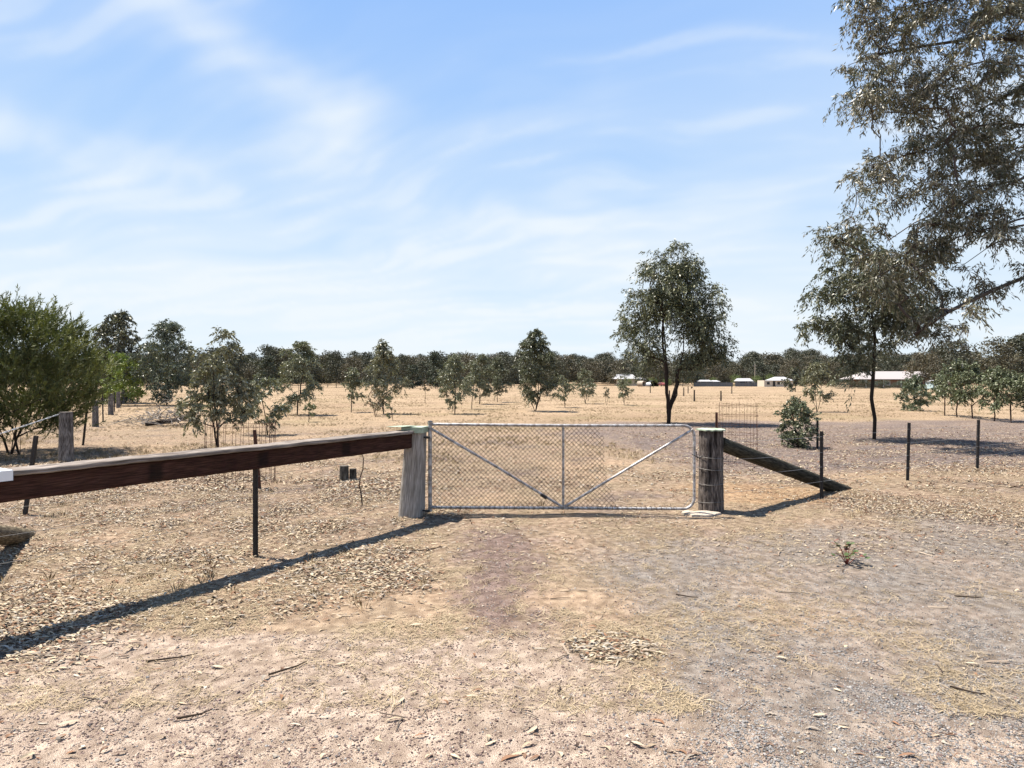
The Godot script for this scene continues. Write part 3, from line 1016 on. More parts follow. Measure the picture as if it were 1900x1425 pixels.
func paddock_trees() -> void:
	var grey := Color(0.104, 0.110, 0.068)
	var dark := Color(0.066, 0.073, 0.044)
	var olive := Color(0.108, 0.106, 0.064)
	# the two larger gums by the gate
	tree({"name": "gum_tree", "label": "tall gum tree with several dark trunks standing beyond the gate", "x": 5.99, "z": 23.75, "h": 6.95, "w": 4.6, "cb": 0.30, "stems": 4, "clumps": 170, "lobe_list": [[0.17, 6.08, 0.0, 0.88], [-0.47, 5.58, 0.36, 0.74], [0.65, 5.68, -0.27, 0.65], [-0.86, 4.78, 0.18, 0.84], [-1.16, 3.78, -0.45, 0.6], [-0.86, 3.18, 0.45, 0.56], [-1.12, 2.68, 0.0, 0.37], [0.09, 4.58, 0.72, 0.84], [0.17, 4.68, -0.81, 0.84], [1.16, 4.68, 0.18, 0.88], [1.38, 3.88, -0.54, 0.74], [1.63, 3.08, 0.27, 0.7], [0.86, 3.28, 0.81, 0.65], [1.12, 2.48, -0.27, 0.51], [0.26, 2.28, 0.63, 0.33], [-0.26, 2.68, -0.72, 0.42], [0.52, 6.78, 0.09, 0.28]], "ll": 0.13, "lw": 0.040, "lai": 2.2, "seed": 5, "expo": 0.62, "tip": 0.0078, "top": 0.55, "col": Color(0.048, 0.055, 0.030), "young": Color(0.19, 0.19, 0.11)})
	tree({"name": "gum_tree", "label": "single trunked gum tree on bare ground behind the star picket fence", "x": 10.08, "z": 17.25, "h": 5.5, "w": 3.6, "cb": 0.34, "clumps": 110, "lobe_list": [[-0.5, 5.0, 0.0, 0.75], [0.2, 4.7, 0.3, 0.7], [-0.9, 4.3, 0.2, 0.75], [0.4, 4.0, -0.3, 0.7], [-0.2, 3.9, 0.6, 0.8], [-1.5, 3.9, 0.0, 0.35], [-1.0, 3.3, -0.3, 0.75], [0.5, 3.3, 0.3, 0.65], [-0.4, 2.9, 0.3, 0.7], [0.7, 2.7, -0.2, 0.4], [-0.9, 2.5, 0.3, 0.5], [-0.6, 1.9, 0.2, 0.35], [1.1, 3.6, 0.2, 0.4]], "ll": 0.12, "lw": 0.036, "lai": 2.2, "seed": 8, "expo": 0.60, "tip": 0.0050, "lean": -0.02, "top": 0.3, "col": Color(0.052, 0.059, 0.036), "young": Color(0.15, 0.15, 0.10)})
	# young trees dotted through the paddock
	var g := "young gums dotted through the dry paddock"
	tree({"name": "leafy_tree", "label": "dark dense tree behind the bright green bush on the old fence line", "x": -29.97, "z": 46.9, "h": 7.2, "w": 5.2, "cb": 0.08, "clumps": 70, "ll": 0.24, "lw": 0.10, "lai": 2.2, "seed": 11, "col": Color(0.034, 0.034, 0.022), "tip": 0.01})
	tree({"name": "leafy_bush", "label": "bright yellow green bush leaning over the old fence line", "cat": "bush", "x": -26.2, "z": 41.5, "h": 3.5, "w": 3.2, "cb": 0.12, "stems": 3, "clumps": 45, "ll": 0.20, "lw": 0.06, "hang": -0.1, "lai": 2.2, "seed": 12, "col": Color(0.105, 0.135, 0.030), "young": Color(0.20, 0.24, 0.07)})
	tree({"name": "leafy_tree", "label": "broad blue grey tree with pale green top standing past the brush pile", "x": -23.67, "z": 42.5, "h": 6.0, "w": 4.5, "cb": 0.17, "clumps": 75, "ll": 0.17, "lw": 0.07, "lai": 2.4, "seed": 13, "top": 0.1, "col": Color(0.048, 0.058, 0.044), "young": Color(0.15, 0.16, 0.10)})
	tree({"name": "young_gum", "label": "loose olive gum with drooping leaves behind the timber rail", "x": -7.05, "z": 14.87, "h": 2.95, "w": 1.9, "cb": 0.10, "stems": 2, "clumps": 80, "lobe_list": [[0, 1.85, 0.1, 0.42], [-0.4, 1.5, 0.0, 0.4], [0.42, 1.5, 0.1, 0.4], [0.0, 1.3, -0.2, 0.45], [-0.55, 1.05, 0.1, 0.35], [0.5, 1.0, -0.1, 0.36], [0.22, 2.35, 0.0, 0.26], [0.28, 2.75, 0.0, 0.14], [-0.22, 2.15, 0.1, 0.3], [0.0, 0.9, 0.3, 0.3], [-0.55, 0.62, 0.1, 0.2], [0.75, 1.3, 0.0, 0.25]], "ll": 0.105, "lw": 0.036, "lai": 1.9, "seed": 14, "top": 0.75, "col": olive, "young": Color(0.22, 0.21, 0.15), "tip": 0.0045})
	tree({"name": "young_gum", "label": "small crooked sapling beside the rusty mesh tree guard", "x": -7.35, "z": 18.66, "h": 1.95, "w": 1.5, "cb": 0.22, "clumps": 26, "ll": 0.12, "lw": 0.045, "lai": 1.7, "seed": 15, "lean": -0.12, "col": grey})
	tree({"name": "young_gum", "label": "upright young gum with two dark stems by a tiny seedling", "x": -10.4, "z": 30.0, "h": 3.75, "w": 2.4, "cb": 0.20, "stems": 2, "clumps": 46, "lai": 2.1, "seed": 16, "col": grey, "tip": 0.006, "lean": 0.04})
	tree({"name": "seedling", "label": "tiny green seedling in the grass by the two stemmed gum", "cat": "plant", "x": -8.1, "z": 24.7, "h": 0.75, "w": 0.72, "cb": 0.4, "clumps": 8, "ll": 0.10, "lw": 0.04, "lai": 1.3, "seed": 17, "hang": -0.2, "col": Color(0.085, 0.10, 0.055)})
	tree({"name": "young_gum", "label": "short thin stemmed gum beside the red brown twiggy shrub", "x": -8.46, "z": 32.6, "h": 2.45, "w": 1.6, "cb": 0.3, "clumps": 26, "lai": 1.7, "seed": 18, "col": grey, "lean": 0.03})
	tree({"name": "young_gum", "label": "tall feathery topped gum with twin stems above the twiggy shrub", "x": -6.41, "z": 31.0, "h": 3.8, "w": 2.5, "cb": 0.24, "stems": 2, "clumps": 44, "lai": 1.9, "seed": 19, "top": 0.8, "col": olive, "young": Color(0.2, 0.2, 0.14)})
	tree({"name": "twiggy_shrub", "label": "sparse red brown twiggy shrub at the foot of the twin stemmed gum", "cat": "shrub", "x": -6.29, "z": 28.6, "h": 1.45, "w": 1.1, "cb": 0.35, "stems": 4, "clumps": 22, "ll": 0.09, "lw": 0.03, "lai": 0.5, "seed": 20, "bark": Color(0.11, 0.055, 0.04), "col": Color(0.11, 0.085, 0.05), "tip": 0.004})
	tree({"name": "seedling", "label": "thin leaning seedling with a few pale leaves beside the twiggy shrub", "cat": "plant", "x": -4.93, "z": 25.7, "h": 1.05, "w": 0.62, "cb": 0.25, "clumps": 9, "ll": 0.09, "lw": 0.035, "lai": 0.8, "seed": 21, "col": grey, "lean": -0.15})
	tree({"name": "seedling", "label": "slender reddish sapling standing alone in the golden paddock", "cat": "plant", "x": -6.56, "z": 46.9, "h": 1.85, "w": 0.85, "cb": 0.5, "clumps": 10, "lai": 1.2, "seed": 22, "col": Color(0.12, 0.085, 0.055)})
	tree({"name": "young_gum", "label": "round headed gum spreading low branches before a cluster of gums", "x": -2.86, "z": 31.0, "h": 3.1, "w": 2.0, "cb": 0.24, "clumps": 40, "lai": 2.0, "seed": 23, "col": grey})
	tree({"name": "young_gum", "label": "slight gum half hidden behind the round headed gum", "x": -4.93, "z": 46.9, "h": 2.6, "w": 1.5, "cb": 0.35, "clumps": 20, "lai": 1.6, "seed": 24, "col": olive})
	tree({"name": "young_gum", "label": "curved thin stemmed gum in the middle of the gum cluster", "x": -2.38, "z": 36.6, "h": 2.85, "w": 1.5, "cb": 0.3, "clumps": 24, "lai": 1.8, "seed": 25, "lean": 0.07, "col": grey})
	tree({"name": "young_gum", "label": "taller bent gum at the back of the gum cluster", "x": -2.33, "z": 44.6, "h": 3.9, "w": 2.4, "cb": 0.28, "stems": 2, "clumps": 40, "lai": 2.2, "seed": 26, "lean": 0.05, "col": dark})
	tree({"name": "young_gum", "label": "dark straight gum at the outer end of the gum cluster", "x": -1.16, "z": 49.4, "h": 3.8, "w": 2.2, "cb": 0.26, "clumps": 36, "lai": 2.3, "seed": 27, "col": dark})
	tree({"name": "young_gum", "label": "full dark gum with three trunks standing clear in the paddock", "x": 1.27, "z": 33.9, "h": 4.8, "w": 2.9, "cb": 0.20, "stems": 3, "clumps": 65, "lai": 2.5, "seed": 28, "top": 0.55, "col": Color(0.046, 0.052, 0.030), "tip": 0.006, "young": Color(0.14, 0.145, 0.085)})
	tree({"name": "young_gum", "label": "small leaning gum next to a forked bushy gum", "x": 3.32, "z": 38.9, "h": 2.05, "w": 1.65, "cb": 0.36, "clumps": 24, "lai": 2.0, "seed": 29, "lean": -0.08, "col": grey})
	tree({"name": "young_gum", "label": "forked bushy gum with a wide flat crown", "x": 5.41, "z": 45.7, "h": 2.75, "w": 2.0, "cb": 0.32, "stems": 2, "clumps": 34, "lai": 2.3, "seed": 30, "top": 0.1, "col": grey})
	tree({"name": "seedling", "label": "spindly almost bare sapling between two small gums", "cat": "plant", "x": 6.47, "z": 42.5, "h": 1.5, "w": 0.85, "cb": 0.45, "stems": 2, "clumps": 10, "lai": 0.7, "seed": 31, "col": Color(0.10, 0.085, 0.055)})
	tree({"name": "young_gum", "label": "small rounded gum with forked pale stems by the spindly sapling", "x": 7.69, "z": 42.5, "h": 2.05, "w": 1.55, "cb": 0.36, "stems": 2, "clumps": 22, "lai": 1.7, "seed": 32, "bark": Color(0.08, 0.065, 0.05), "col": grey})
	tree({"name": "round_bush", "label": "leafy round bush with a stake on bare purple grey ground", "cat": "bush", "x": 6.96, "z": 15.1, "h": 1.18, "w": 1.0, "cb": 0.10, "stems": 3, "clumps": 90, "ll": 0.07, "lw": 0.03, "lai": 3.6, "seed": 33, "top": 0.0, "hang": 0.3, "col": Color(0.062, 0.074, 0.044), "young": Color(0.18, 0.18, 0.12)})
	tree({"name": "young_gum", "label": "small gum with splayed thin stems past the round bush", "x": 16.33, "z": 33.2, "h": 2.85, "w": 1.95, "cb": 0.32, "stems": 3, "clumps": 34, "lai": 1.9, "seed": 34, "col": olive})
	tree({"name": "leafy_tree", "label": "dark compact tree beside the cream cottage", "x": 46.5, "z": 101.6, "h": 4.5, "w": 3.8, "cb": 0.22, "clumps": 45, "ll": 0.35, "lw": 0.16, "lai": 2.4, "seed": 35, "tip": 0.01, "col": Color(0.034, 0.038, 0.026)})
	tree({"name": "leafy_bush", "label": "dense low green bush before the farmhouse", "cat": "bush", "x": 22.4, "z": 34.5, "h": 1.95, "w": 1.9, "cb": 0.10, "clumps": 40, "ll": 0.11, "lw": 0.05, "lai": 2.8, "seed": 36, "hang": 0.2, "col": Color(0.055, 0.075, 0.045)})
	var row := [[20.6, 29.5, 2.3, 1.7, 0.03], [20.2, 28.1, 2.45, 1.75, 0.0], [20.0, 26.9, 2.3, 1.75, -0.02], [19.76, 25.4, 2.15, 1.7, 0.02], [19.65, 24.4, 1.9, 1.6, 0.0], [19.9, 23.6, 1.95, 1.6, -0.03]]
	for k in row.size():
		var r: Array = row[k]
		tree({"name": "row_tree", "label": "%s young blue green tree in the planted row, counted from the farmhouse end" % ["first", "second", "third", "fourth", "fifth", "sixth"][k], "group": "planted row of young blue green trees", "x": r[0], "z": r[1], "h": r[2] * 1.12, "w": r[3] * 0.95, "cb": 0.36, "clumps": 34, "ll": 0.10, "lw": 0.045, "lai": 2.2, "seed": 50 + k, "lean": r[4], "bark": Color(0.07, 0.045, 0.036), "col": Color(0.066, 0.078, 0.042), "young": Color(0.15, 0.165, 0.10)})
	needle_bush()
	big_gum()

func needle_bush() -> void:
	# fine leaved native bush with upright tips on the fence line
	var rng := RandomNumberGenerator.new()
	rng.seed = 61
	var root := thing("needle_bush", "large fine leaved green bush with upright twig tips over the fence", "bush", -11.0, 13.7)
	var stems := []
	for k in 5:
		var a := TAU * k / 5.0 + 0.4
		var line := []
		for j in 7:
			var u := j / 6.0
			line.append(Vector3(cos(a) * 0.75 * u + (0.12 if k % 2 else -0.1), 2.2 * u - (0.1 if j == 0 else 0.0), sin(a) * 0.75 * u))
		stems.append(line)
	var tips := []
	for k in 320:
		var u := rng.randf()
		var a := rng.randf() * TAU
		var r := 1.62 * pow(sin(PI * clampf(0.16 + 0.78 * u, 0.0, 1.0)), 0.7) * pow(rng.randf(), 0.35)
		tips.append(Vector3(cos(a) * r, 0.58 + 2.45 * u, sin(a) * r))
	part("trunk", grow(rng, stems, tips.duplicate(), 0.3, 0.0036, Color(0.04, 0.03, 0.026)).commit(M.bark), root)
	var mb := MB.new()
	for q: Vector3 in tips:
		var outw := Vector3(q.x, 0.0, q.z).normalized() * 0.55
		var col := Color(0.068, 0.080, 0.026).lerp(Color(0.150, 0.158, 0.044), pow(rng.randf(), 1.3))
		for s in 11:
			# a twig with needles along it
			var d := (outw + Vector3(rng.randfn() * 0.45, 0.75 + rng.randfn() * 0.3, rng.randfn() * 0.45)).normalized()
			var p := q + Vector3(rng.randfn(), rng.randfn(), rng.randfn()) * 0.14
			var twig := 0.26 + 0.22 * rng.randf()
			for j in 26:
				var nd := (d + Vector3(rng.randfn(), rng.randfn(), rng.randfn()) * 0.38).normalized()
				var sx := nd.cross(Vector3(rng.randfn(), rng.randfn(), rng.randfn())).normalized()
				mb.leaf(p + d * twig * (j / 26.0), nd * (0.075 + 0.05 * rng.randf()), sx * 0.0085, sx.cross(nd), col * (0.75 + 0.5 * rng.randf()))
	part("crown", mb.commit(M.dull_leaf), root)

func big_gum() -> void:
	# old gum whose trunk stands outside the view; its limbs sweep in over the fence
	var rng := RandomNumberGenerator.new()
	rng.seed = 71
	var o := Vector3(16.2, 0, 15.6)
	var root := thing("old_gum_tree", "huge old gum tree spreading drooping limbs over the picket fence", "tree", o.x, o.z)
	var stem := []
	for j in 10:
		var u := j / 9.0
		stem.append(Vector3(-0.9 * u * u + 0.2 * sin(u * 5.0), 12.5 * u - 0.3, 0.4 * sin(u * 4.0)))
	var limbs := [stem]
	var sides_ := []
	# limbs leave the trunk, arch over and droop towards their leaves; ends in world x, height, depth
	for l in [[9.2, 2.7, 14.3], [8.6, 4.2, 14.8], [9.4, 5.2, 15.6], [10.6, 4.2, 14.5], [8.8, 6.8, 15.2], [10.4, 6.4, 16.0], [11.6, 6.2, 14.6], [8.9, 8.5, 14.7], [10.4, 8.0, 15.6], [11.9, 7.4, 15.0], [8.7, 9.6, 15.6], [10.2, 9.6, 14.6], [11.8, 9.4, 15.8], [9.2, 10.9, 15.2], [11.2, 11.2, 15.0], [9.4, 12.4, 15.3], [12.2, 12.6, 15.2], [17.8, 9.2, 13.2], [19.0, 10.0, 18.0], [15.2, 13.6, 18.2]]:
		var end := Vector3(l[0] - o.x, l[1], -(l[2] - o.z))
		var sy := clampf(l[1] * 0.62 + 1.6, 3.2, 10.5)
		var from := Vector3(-0.9 * pow(sy / 12.5, 2.0) + 0.2 * sin(sy / 12.5 * 5.0), sy, 0.4 * sin(sy / 12.5 * 4.0))
		var arch := 1.3 + 0.5 * rng.randf()
		var line := []
		for j in 9:
			var u := j / 8.0
			line.append(from.lerp(end, u) + Vector3(0, arch * sin(PI * pow(u, 0.8)), 0) + Vector3(rng.randfn() * 0.12, rng.randfn() * 0.10, rng.randfn() * 0.16) * (1.0 if j > 0 else 0.0))
		limbs.append(line)
		for j in [3, 4, 5, 6, 7]:
			for e in 2:
				sides_.append(line[j] + Vector3(rng.randfn(), -0.15 + 0.5 * rng.randf(), rng.randfn()) * 0.42)
	# lobes of foliage: x, height, depth, radius
	var lobes := []
	for q in [[8.55, 10.9, 15.2, 0.55], [9.2, 10.5, 15.4, 0.9], [10.4, 10.8, 15.5, 1.3], [11.9, 10.8, 15.4, 1.3], [8.5, 9.1, 15.3, 0.75], [9.4, 9.2, 15.0, 1.1], [10.7, 9.0, 15.6, 1.2], [12.2, 8.6, 15.2, 1.0], [8.6, 8.35, 14.8, 0.5], [9.6, 7.9, 15.2, 1.05], [10.9, 7.5, 14.8, 1.3], [12.2, 7.3, 15.6, 0.9],
		[8.9, 6.7, 15.0, 0.85], [10.0, 6.1, 15.3, 1.1], [11.3, 5.9, 14.9, 1.0], [8.3, 5.0, 15.2, 0.75], [9.3, 4.7, 15.0, 1.0], [10.5, 4.9, 15.0, 0.95], [8.6, 4.0, 14.6, 0.7], [9.7, 3.7, 14.6, 0.8], [9.8, 2.95, 14.5, 0.5],
		[9.0, 12.3, 15.2, 1.2], [10.6, 12.6, 15.2, 1.5], [12.4, 12.8, 15.2, 1.5], [14.2, 13.2, 15.6, 1.6], [13.4, 9.8, 15.4, 1.0], [17.8, 9.6, 13.2, 1.4], [19.0, 10.4, 18.0, 1.5], [15.2, 14.0, 18.0, 1.5], [17.4, 12.0, 15.8, 1.5]]:
		lobes.append(q)
	var tips := sides_
	for q in lobes:
		var n := int(4 + 7.0 * q[3] * q[3])
		for k in n:
			var d := Vector3(rng.randfn(), rng.randfn() * 0.8, rng.randfn() * 1.1)
			d = d.normalized() * q[3] * pow(rng.randf(), 0.45)
			tips.append(Vector3(q[0] - o.x, q[1], -(q[2] - o.z)) + d)
	var wood := grow(rng, limbs, tips.duplicate(), -0.1, 0.0078, Color(0.075, 0.060, 0.050), 8)
	var mb := MB.new()
	for q: Vector3 in tips:
		var warm := rng.randf()
		var col := Color(0.048, 0.056, 0.032).lerp(Color(0.074, 0.066, 0.036), warm)
		var r := 0.17 + 0.10 * rng.randf()
		sprays(mb, wood, rng, q, r * 1.05, int(150 + 130 * rng.randf()), 0.125, 0.029, 0.85, col, Color(0.22, 0.20, 0.16), Color(0.085, 0.068, 0.056), 0.005)
	part("trunk", wood.commit(M.bark), root)
	part("crown", mb.commit(M.leaf), root)

func fences() -> void:
	# timber rail fence on the near side of the gate
	var a := Vector3(-1.20, 0, 7.36)
	var b := Vector3(-3.58, 0, 3.58)
	var run := b - a
	var len_ := run.length()
	var rail := thing("rail_fence", "dark red brown timber rail with weathered grey top plank", "fence", a.x, a.z)
	var turn: Basis = Basis(Vector3(run.x, 0, -run.z).normalized().cross(Vector3.UP) * -1.0, Vector3(run.x, 0, -run.z).normalized(), Vector3.UP)
	turn = Basis(turn.y.cross(Vector3.UP).normalized(), turn.y, Vector3.UP)
	# local axes: y runs along the rail, z up, x across
	var beam := beam_mesh(len_ + 0.1, 0.13, 0.165, Color(0.044, 0.021, 0.016), Color(0.086, 0.043, 0.033), 5, 0.004, [[1.08, 0.05], [2.06, 0.055], [3.02, 0.05]])
	var bo := part("rail", beam.commit(M.rail_wood), rail)
	bo.transform = Transform3D(turn, Vector3(0, 0.905, 0))
	var plank := beam_mesh(len_ + 0.1, 0.20, 0.038, Color(0.10, 0.082, 0.072), Color(0.36, 0.315, 0.285), 6, 0.007, [])
	var po := part("top_plank", plank.commit(M.pale_wood), rail)
	po.transform = Transform3D(turn, Vector3(0, 1.0085, 0))
	# white sheet folded over the rail's outer end
	var mb := MB.new()
	mb.box(Vector3(0, 0, 0.0), Vector3(0.215, 0.85, 0.004))
	mb.box(Vector3(0.1075, 0, -0.032), Vector3(0.004, 0.85, 0.066))
	mb.box(Vector3(-0.1075, 0, -0.032), Vector3(0.004, 0.85, 0.066))
	var so := part("end_sheet", mb.commit(M.white_sheet), rail)
	so.transform = Transform3D(turn, Vector3(run.x, 1.0315, -run.z) * Vector3(0.975, 1, 0.975))
	# steel picket behind the rail, wires under it
	var pk := part("star_picket", picket(0.84).commit(M.picket), rail)
	pk.position = Vector3(-2.33 - a.x, 0, -(5.64 - a.z))
	pk.rotation.y = 0.4
	for h in [0.74, 0.56, 0.38, 0.20]:
		var w := MB.new()
		wire(w, wire_path(Vector3(-0.05, h, -0.06), Vector3(run.x, h + 0.03, -run.z) + Vector3(-0.1, 0, -0.05), 0.025), 0.0016)
		part("wire", w.commit(M.wire), rail)
	# its outer post, just outside the view, with its brace
	var post := thing("strainer_post", "squared grey timber post carrying the far end of the rail", "post", b.x - 0.02, b.z - 0.03)
	part("shaft", round_post(0.815, 0.15, 0.125, 0.5, 0.008, Color(0.10, 0.09, 0.08), Color(0.30, 0.27, 0.245), 81).commit(M.pale_wood), post)
	brace("brace_log", "short round brace log leaning to the leaf covered ground under the rail", Vector3(-5.17, -0.06, 6.62), Vector3(-3.70, 0.72, 3.76), 0.088, 0.085, Color(0.12, 0.095, 0.062), Color(0.34, 0.28, 0.19), 82)

	# pickets and guards behind the rail
	var o := thing("star_picket", "leaning dark steel picket behind the rail by the brace log", "picket", -5.80, 7.38)
	var s := part("shaft", picket(0.95).commit(M.picket), o)
	s.rotation = Vector3(0.0, 0.3, -0.12)
	o = thing("star_picket", "rusty red brown steel picket tied to the mesh tree guard", "picket", -3.80, 9.33)
	s = part("shaft", picket(0.90).commit(M.rust), o)
	s.rotation = Vector3(0.0, 0.9, 0.09)
	guard("tree_guard", "rusty wire mesh tree guard standing behind the timber rail", -4.25, 9.75, 0.50, 0.95, 26, [0.05, 0.5, 0.92], 90)
	guard("tree_guard", "square rusty mesh tree guard standing beyond the round gate post", 4.38, 12.0, 0.36, 1.17, 16, [0.04, 0.22, 0.40, 0.58, 0.76, 0.94, 1.12], 91)
	o = thing("star_picket", "short rusty picket holding up the square mesh tree guard", "picket", 4.08, 12.35)
	part("shaft", picket(0.98).commit(M.rust), o)
	o = thing("stake", "thin dark stake standing in the round bush", "stake", 7.32, 14.85)
	part("shaft", picket(0.75).commit(M.picket), o)

	# star picket fence running away past the round post
	var f := thing("wire_fence", "dark star picket fence with plain wires running off past the brace log", "fence", 2.62, 7.62)
	var f0 := Vector3(2.62, 0, 7.62)
	var pts := [[4.28, 8.58, 0.93, 0.0], [6.34, 9.94, 0.93, -0.05], [8.58, 11.43, 0.90, 0.02], [10.9, 13.0, 0.92, 0.0], [13.4, 14.7, 0.92, 0.02]]
	for p in pts:
		var q := part("star_picket", picket(p[2]).commit(M.picket), f)
		q.position = Vector3(p[0] - f0.x, gy(p[0], p[1]), -(p[1] - f0.z))
		q.rotation = Vector3(0, 0.5 + p[0], p[3])
	for h in [0.84, 0.62, 0.42, 0.22]:
		var w := MB.new()
		var at := Vector3(-0.02, h * 1.02, -0.02)
		for p in pts:
			var nx := Vector3(p[0] - f0.x, h * p[2] / 0.93, -(p[1] - f0.z) + 0.02)
			wire(w, wire_path(at, nx, 0.012, 6), 0.0016)
			at = nx
		part("wire", w.commit(M.bright_wire), f)
	# the brace of the round post
	brace("brace_log", "long round dark log bracing the round gate post", Vector3(5.08, -0.09, 9.30), Vector3(2.56, 0.83, 7.66), 0.092, 0.088, Color(0.030, 0.029, 0.022), Color(0.115, 0.110, 0.085), 83)

	# old post and wire fence along the left boundary
	var posts := [[-8.83, 12.27, 0.98, 0.125], [-14.79, 22.0, 0.92, 0.10], [-19.42, 30.0, 1.0, 0.115], [-24.2, 38.1, 0.98, 0.11], [-28.7, 45.7, 0.95, 0.11], [-33.6, 53.8, 0.95, 0.11]]
	o = thing("boundary_fence", "old grey timber post and wire fence running down the boundary", "fence", -8.83, 12.27)
	for k in posts.size():
		var p: Array = posts[k]
		var q := part("post", round_post(p[2], p[3], p[3] * 0.88, 0.25, 0.012, Color(0.13, 0.115, 0.105), Color(0.40, 0.37, 0.345), 60 + k, 0.25, 28, 20).commit(M.old_wood), o)
		q.position = Vector3(p[0] + 8.83, 0, -(p[1] - 12.27))
	for p in [[-10.8, 15.6, 1.1, -0.11], [-16.3, 24.7, 1.25, 0.02], [-21.3, 33.2, 1.0, 0.0]]:
		var q := part("star_picket", picket(p[2]).commit(M.picket), o)
		q.position = Vector3(p[0] + 8.83, 0, -(p[1] - 12.27))
		q.rotation.z = p[3]
	for h in [0.85, 0.6, 0.35]:
		var w := MB.new()
		var at := Vector3(0, h, 0)
		for k in range(1, posts.size()):
			var nx := Vector3(posts[k][0] + 8.83, h, -(posts[k][1] - 12.27))
			wire(w, wire_path(at, nx, 0.03, 6), 0.0022, 4)
			at = nx
		part("wire", w.commit(M.wire), o)
	# twisted stay wire from the first old post down towards the rail
	o = thing("stay_wire", "twisted silver stay wire sloping down from the old boundary post", "wire", -8.95, 12.2)
	for t in 2:
		var pts2 := PackedVector3Array()
		for k in 90:
			var u := k / 89.0
			var c := Vector3(0.06, 0.95, 0.0).lerp(Vector3(0.55, 0.36, 4.35), u)
			var ang := u * 60.0 + PI * t
			pts2.append(c + Vector3(cos(ang), sin(ang), 0) * 0.009 + Vector3(0, -0.03 * sin(PI * u), 0))
		var w := MB.new()
		wire(w, pts2, 0.006, 5)
		part("strand", w.commit(M.bright_wire), o)

func guard(called: String, label: String, x: float, z: float, r: float, h: float, uprights: int, hoops: Array, seed_: int) -> void:
	# a roll of welded mesh stood on end
	var o := thing(called, label, "tree guard", x, z, "", 0.35)
	var rng := RandomNumberGenerator.new()
	rng.seed = seed_
	for k in uprights:
		var a := TAU * k / uprights
		var foot := Vector3(cos(a), 0, sin(a)) * r * (1.0 + 0.04 * rng.randfn())
		var w := MB.new()
		wire(w, PackedVector3Array([foot - Vector3(0, 0.06, 0), foot * 1.01 + Vector3(0.01 * rng.randfn(), h * 0.5, 0), foot * 0.99 + Vector3(0.012 * rng.randfn(), h + 0.03 * rng.randf(), 0.01 * rng.randfn())]), 0.0032, 4)
		part("upright_wire", w.commit(M.rust), o)
	for y in hoops:
		var pts := PackedVector3Array()
		for k in 33:
			var a := TAU * k / 32.0
			pts.append(Vector3(cos(a) * r * 1.008, y + 0.008 * sin(a * 3.0 + y * 9.0), sin(a) * r * 1.008))
		var w := MB.new()
		wire(w, pts, 0.0030, 4)
		part("hoop_wire", w.commit(M.rust), o)

func brace(called: String, label: String, foot: Vector3, head: Vector3, r0: float, r1: float, dark: Color, light: Color, seed_: int) -> void:
	# a log between two points given as x, height, depth
	var o := thing(called, label, "log", foot.x, foot.z)
	var d := Vector3(head.x - foot.x, head.y - foot.y, -(head.z - foot.z))
	var y := d.normalized()
	var x := y.cross(Vector3.UP).normalized()
	var m := part("shaft", round_post(d.length(), r0, r1, 0.0, 0.007, dark, light, seed_, 0.12, 32, 40).commit(M.old_wood), o)
	m.transform = Transform3D(Basis(x, y, x.cross(y)), Vector3(0, foot.y, 0))

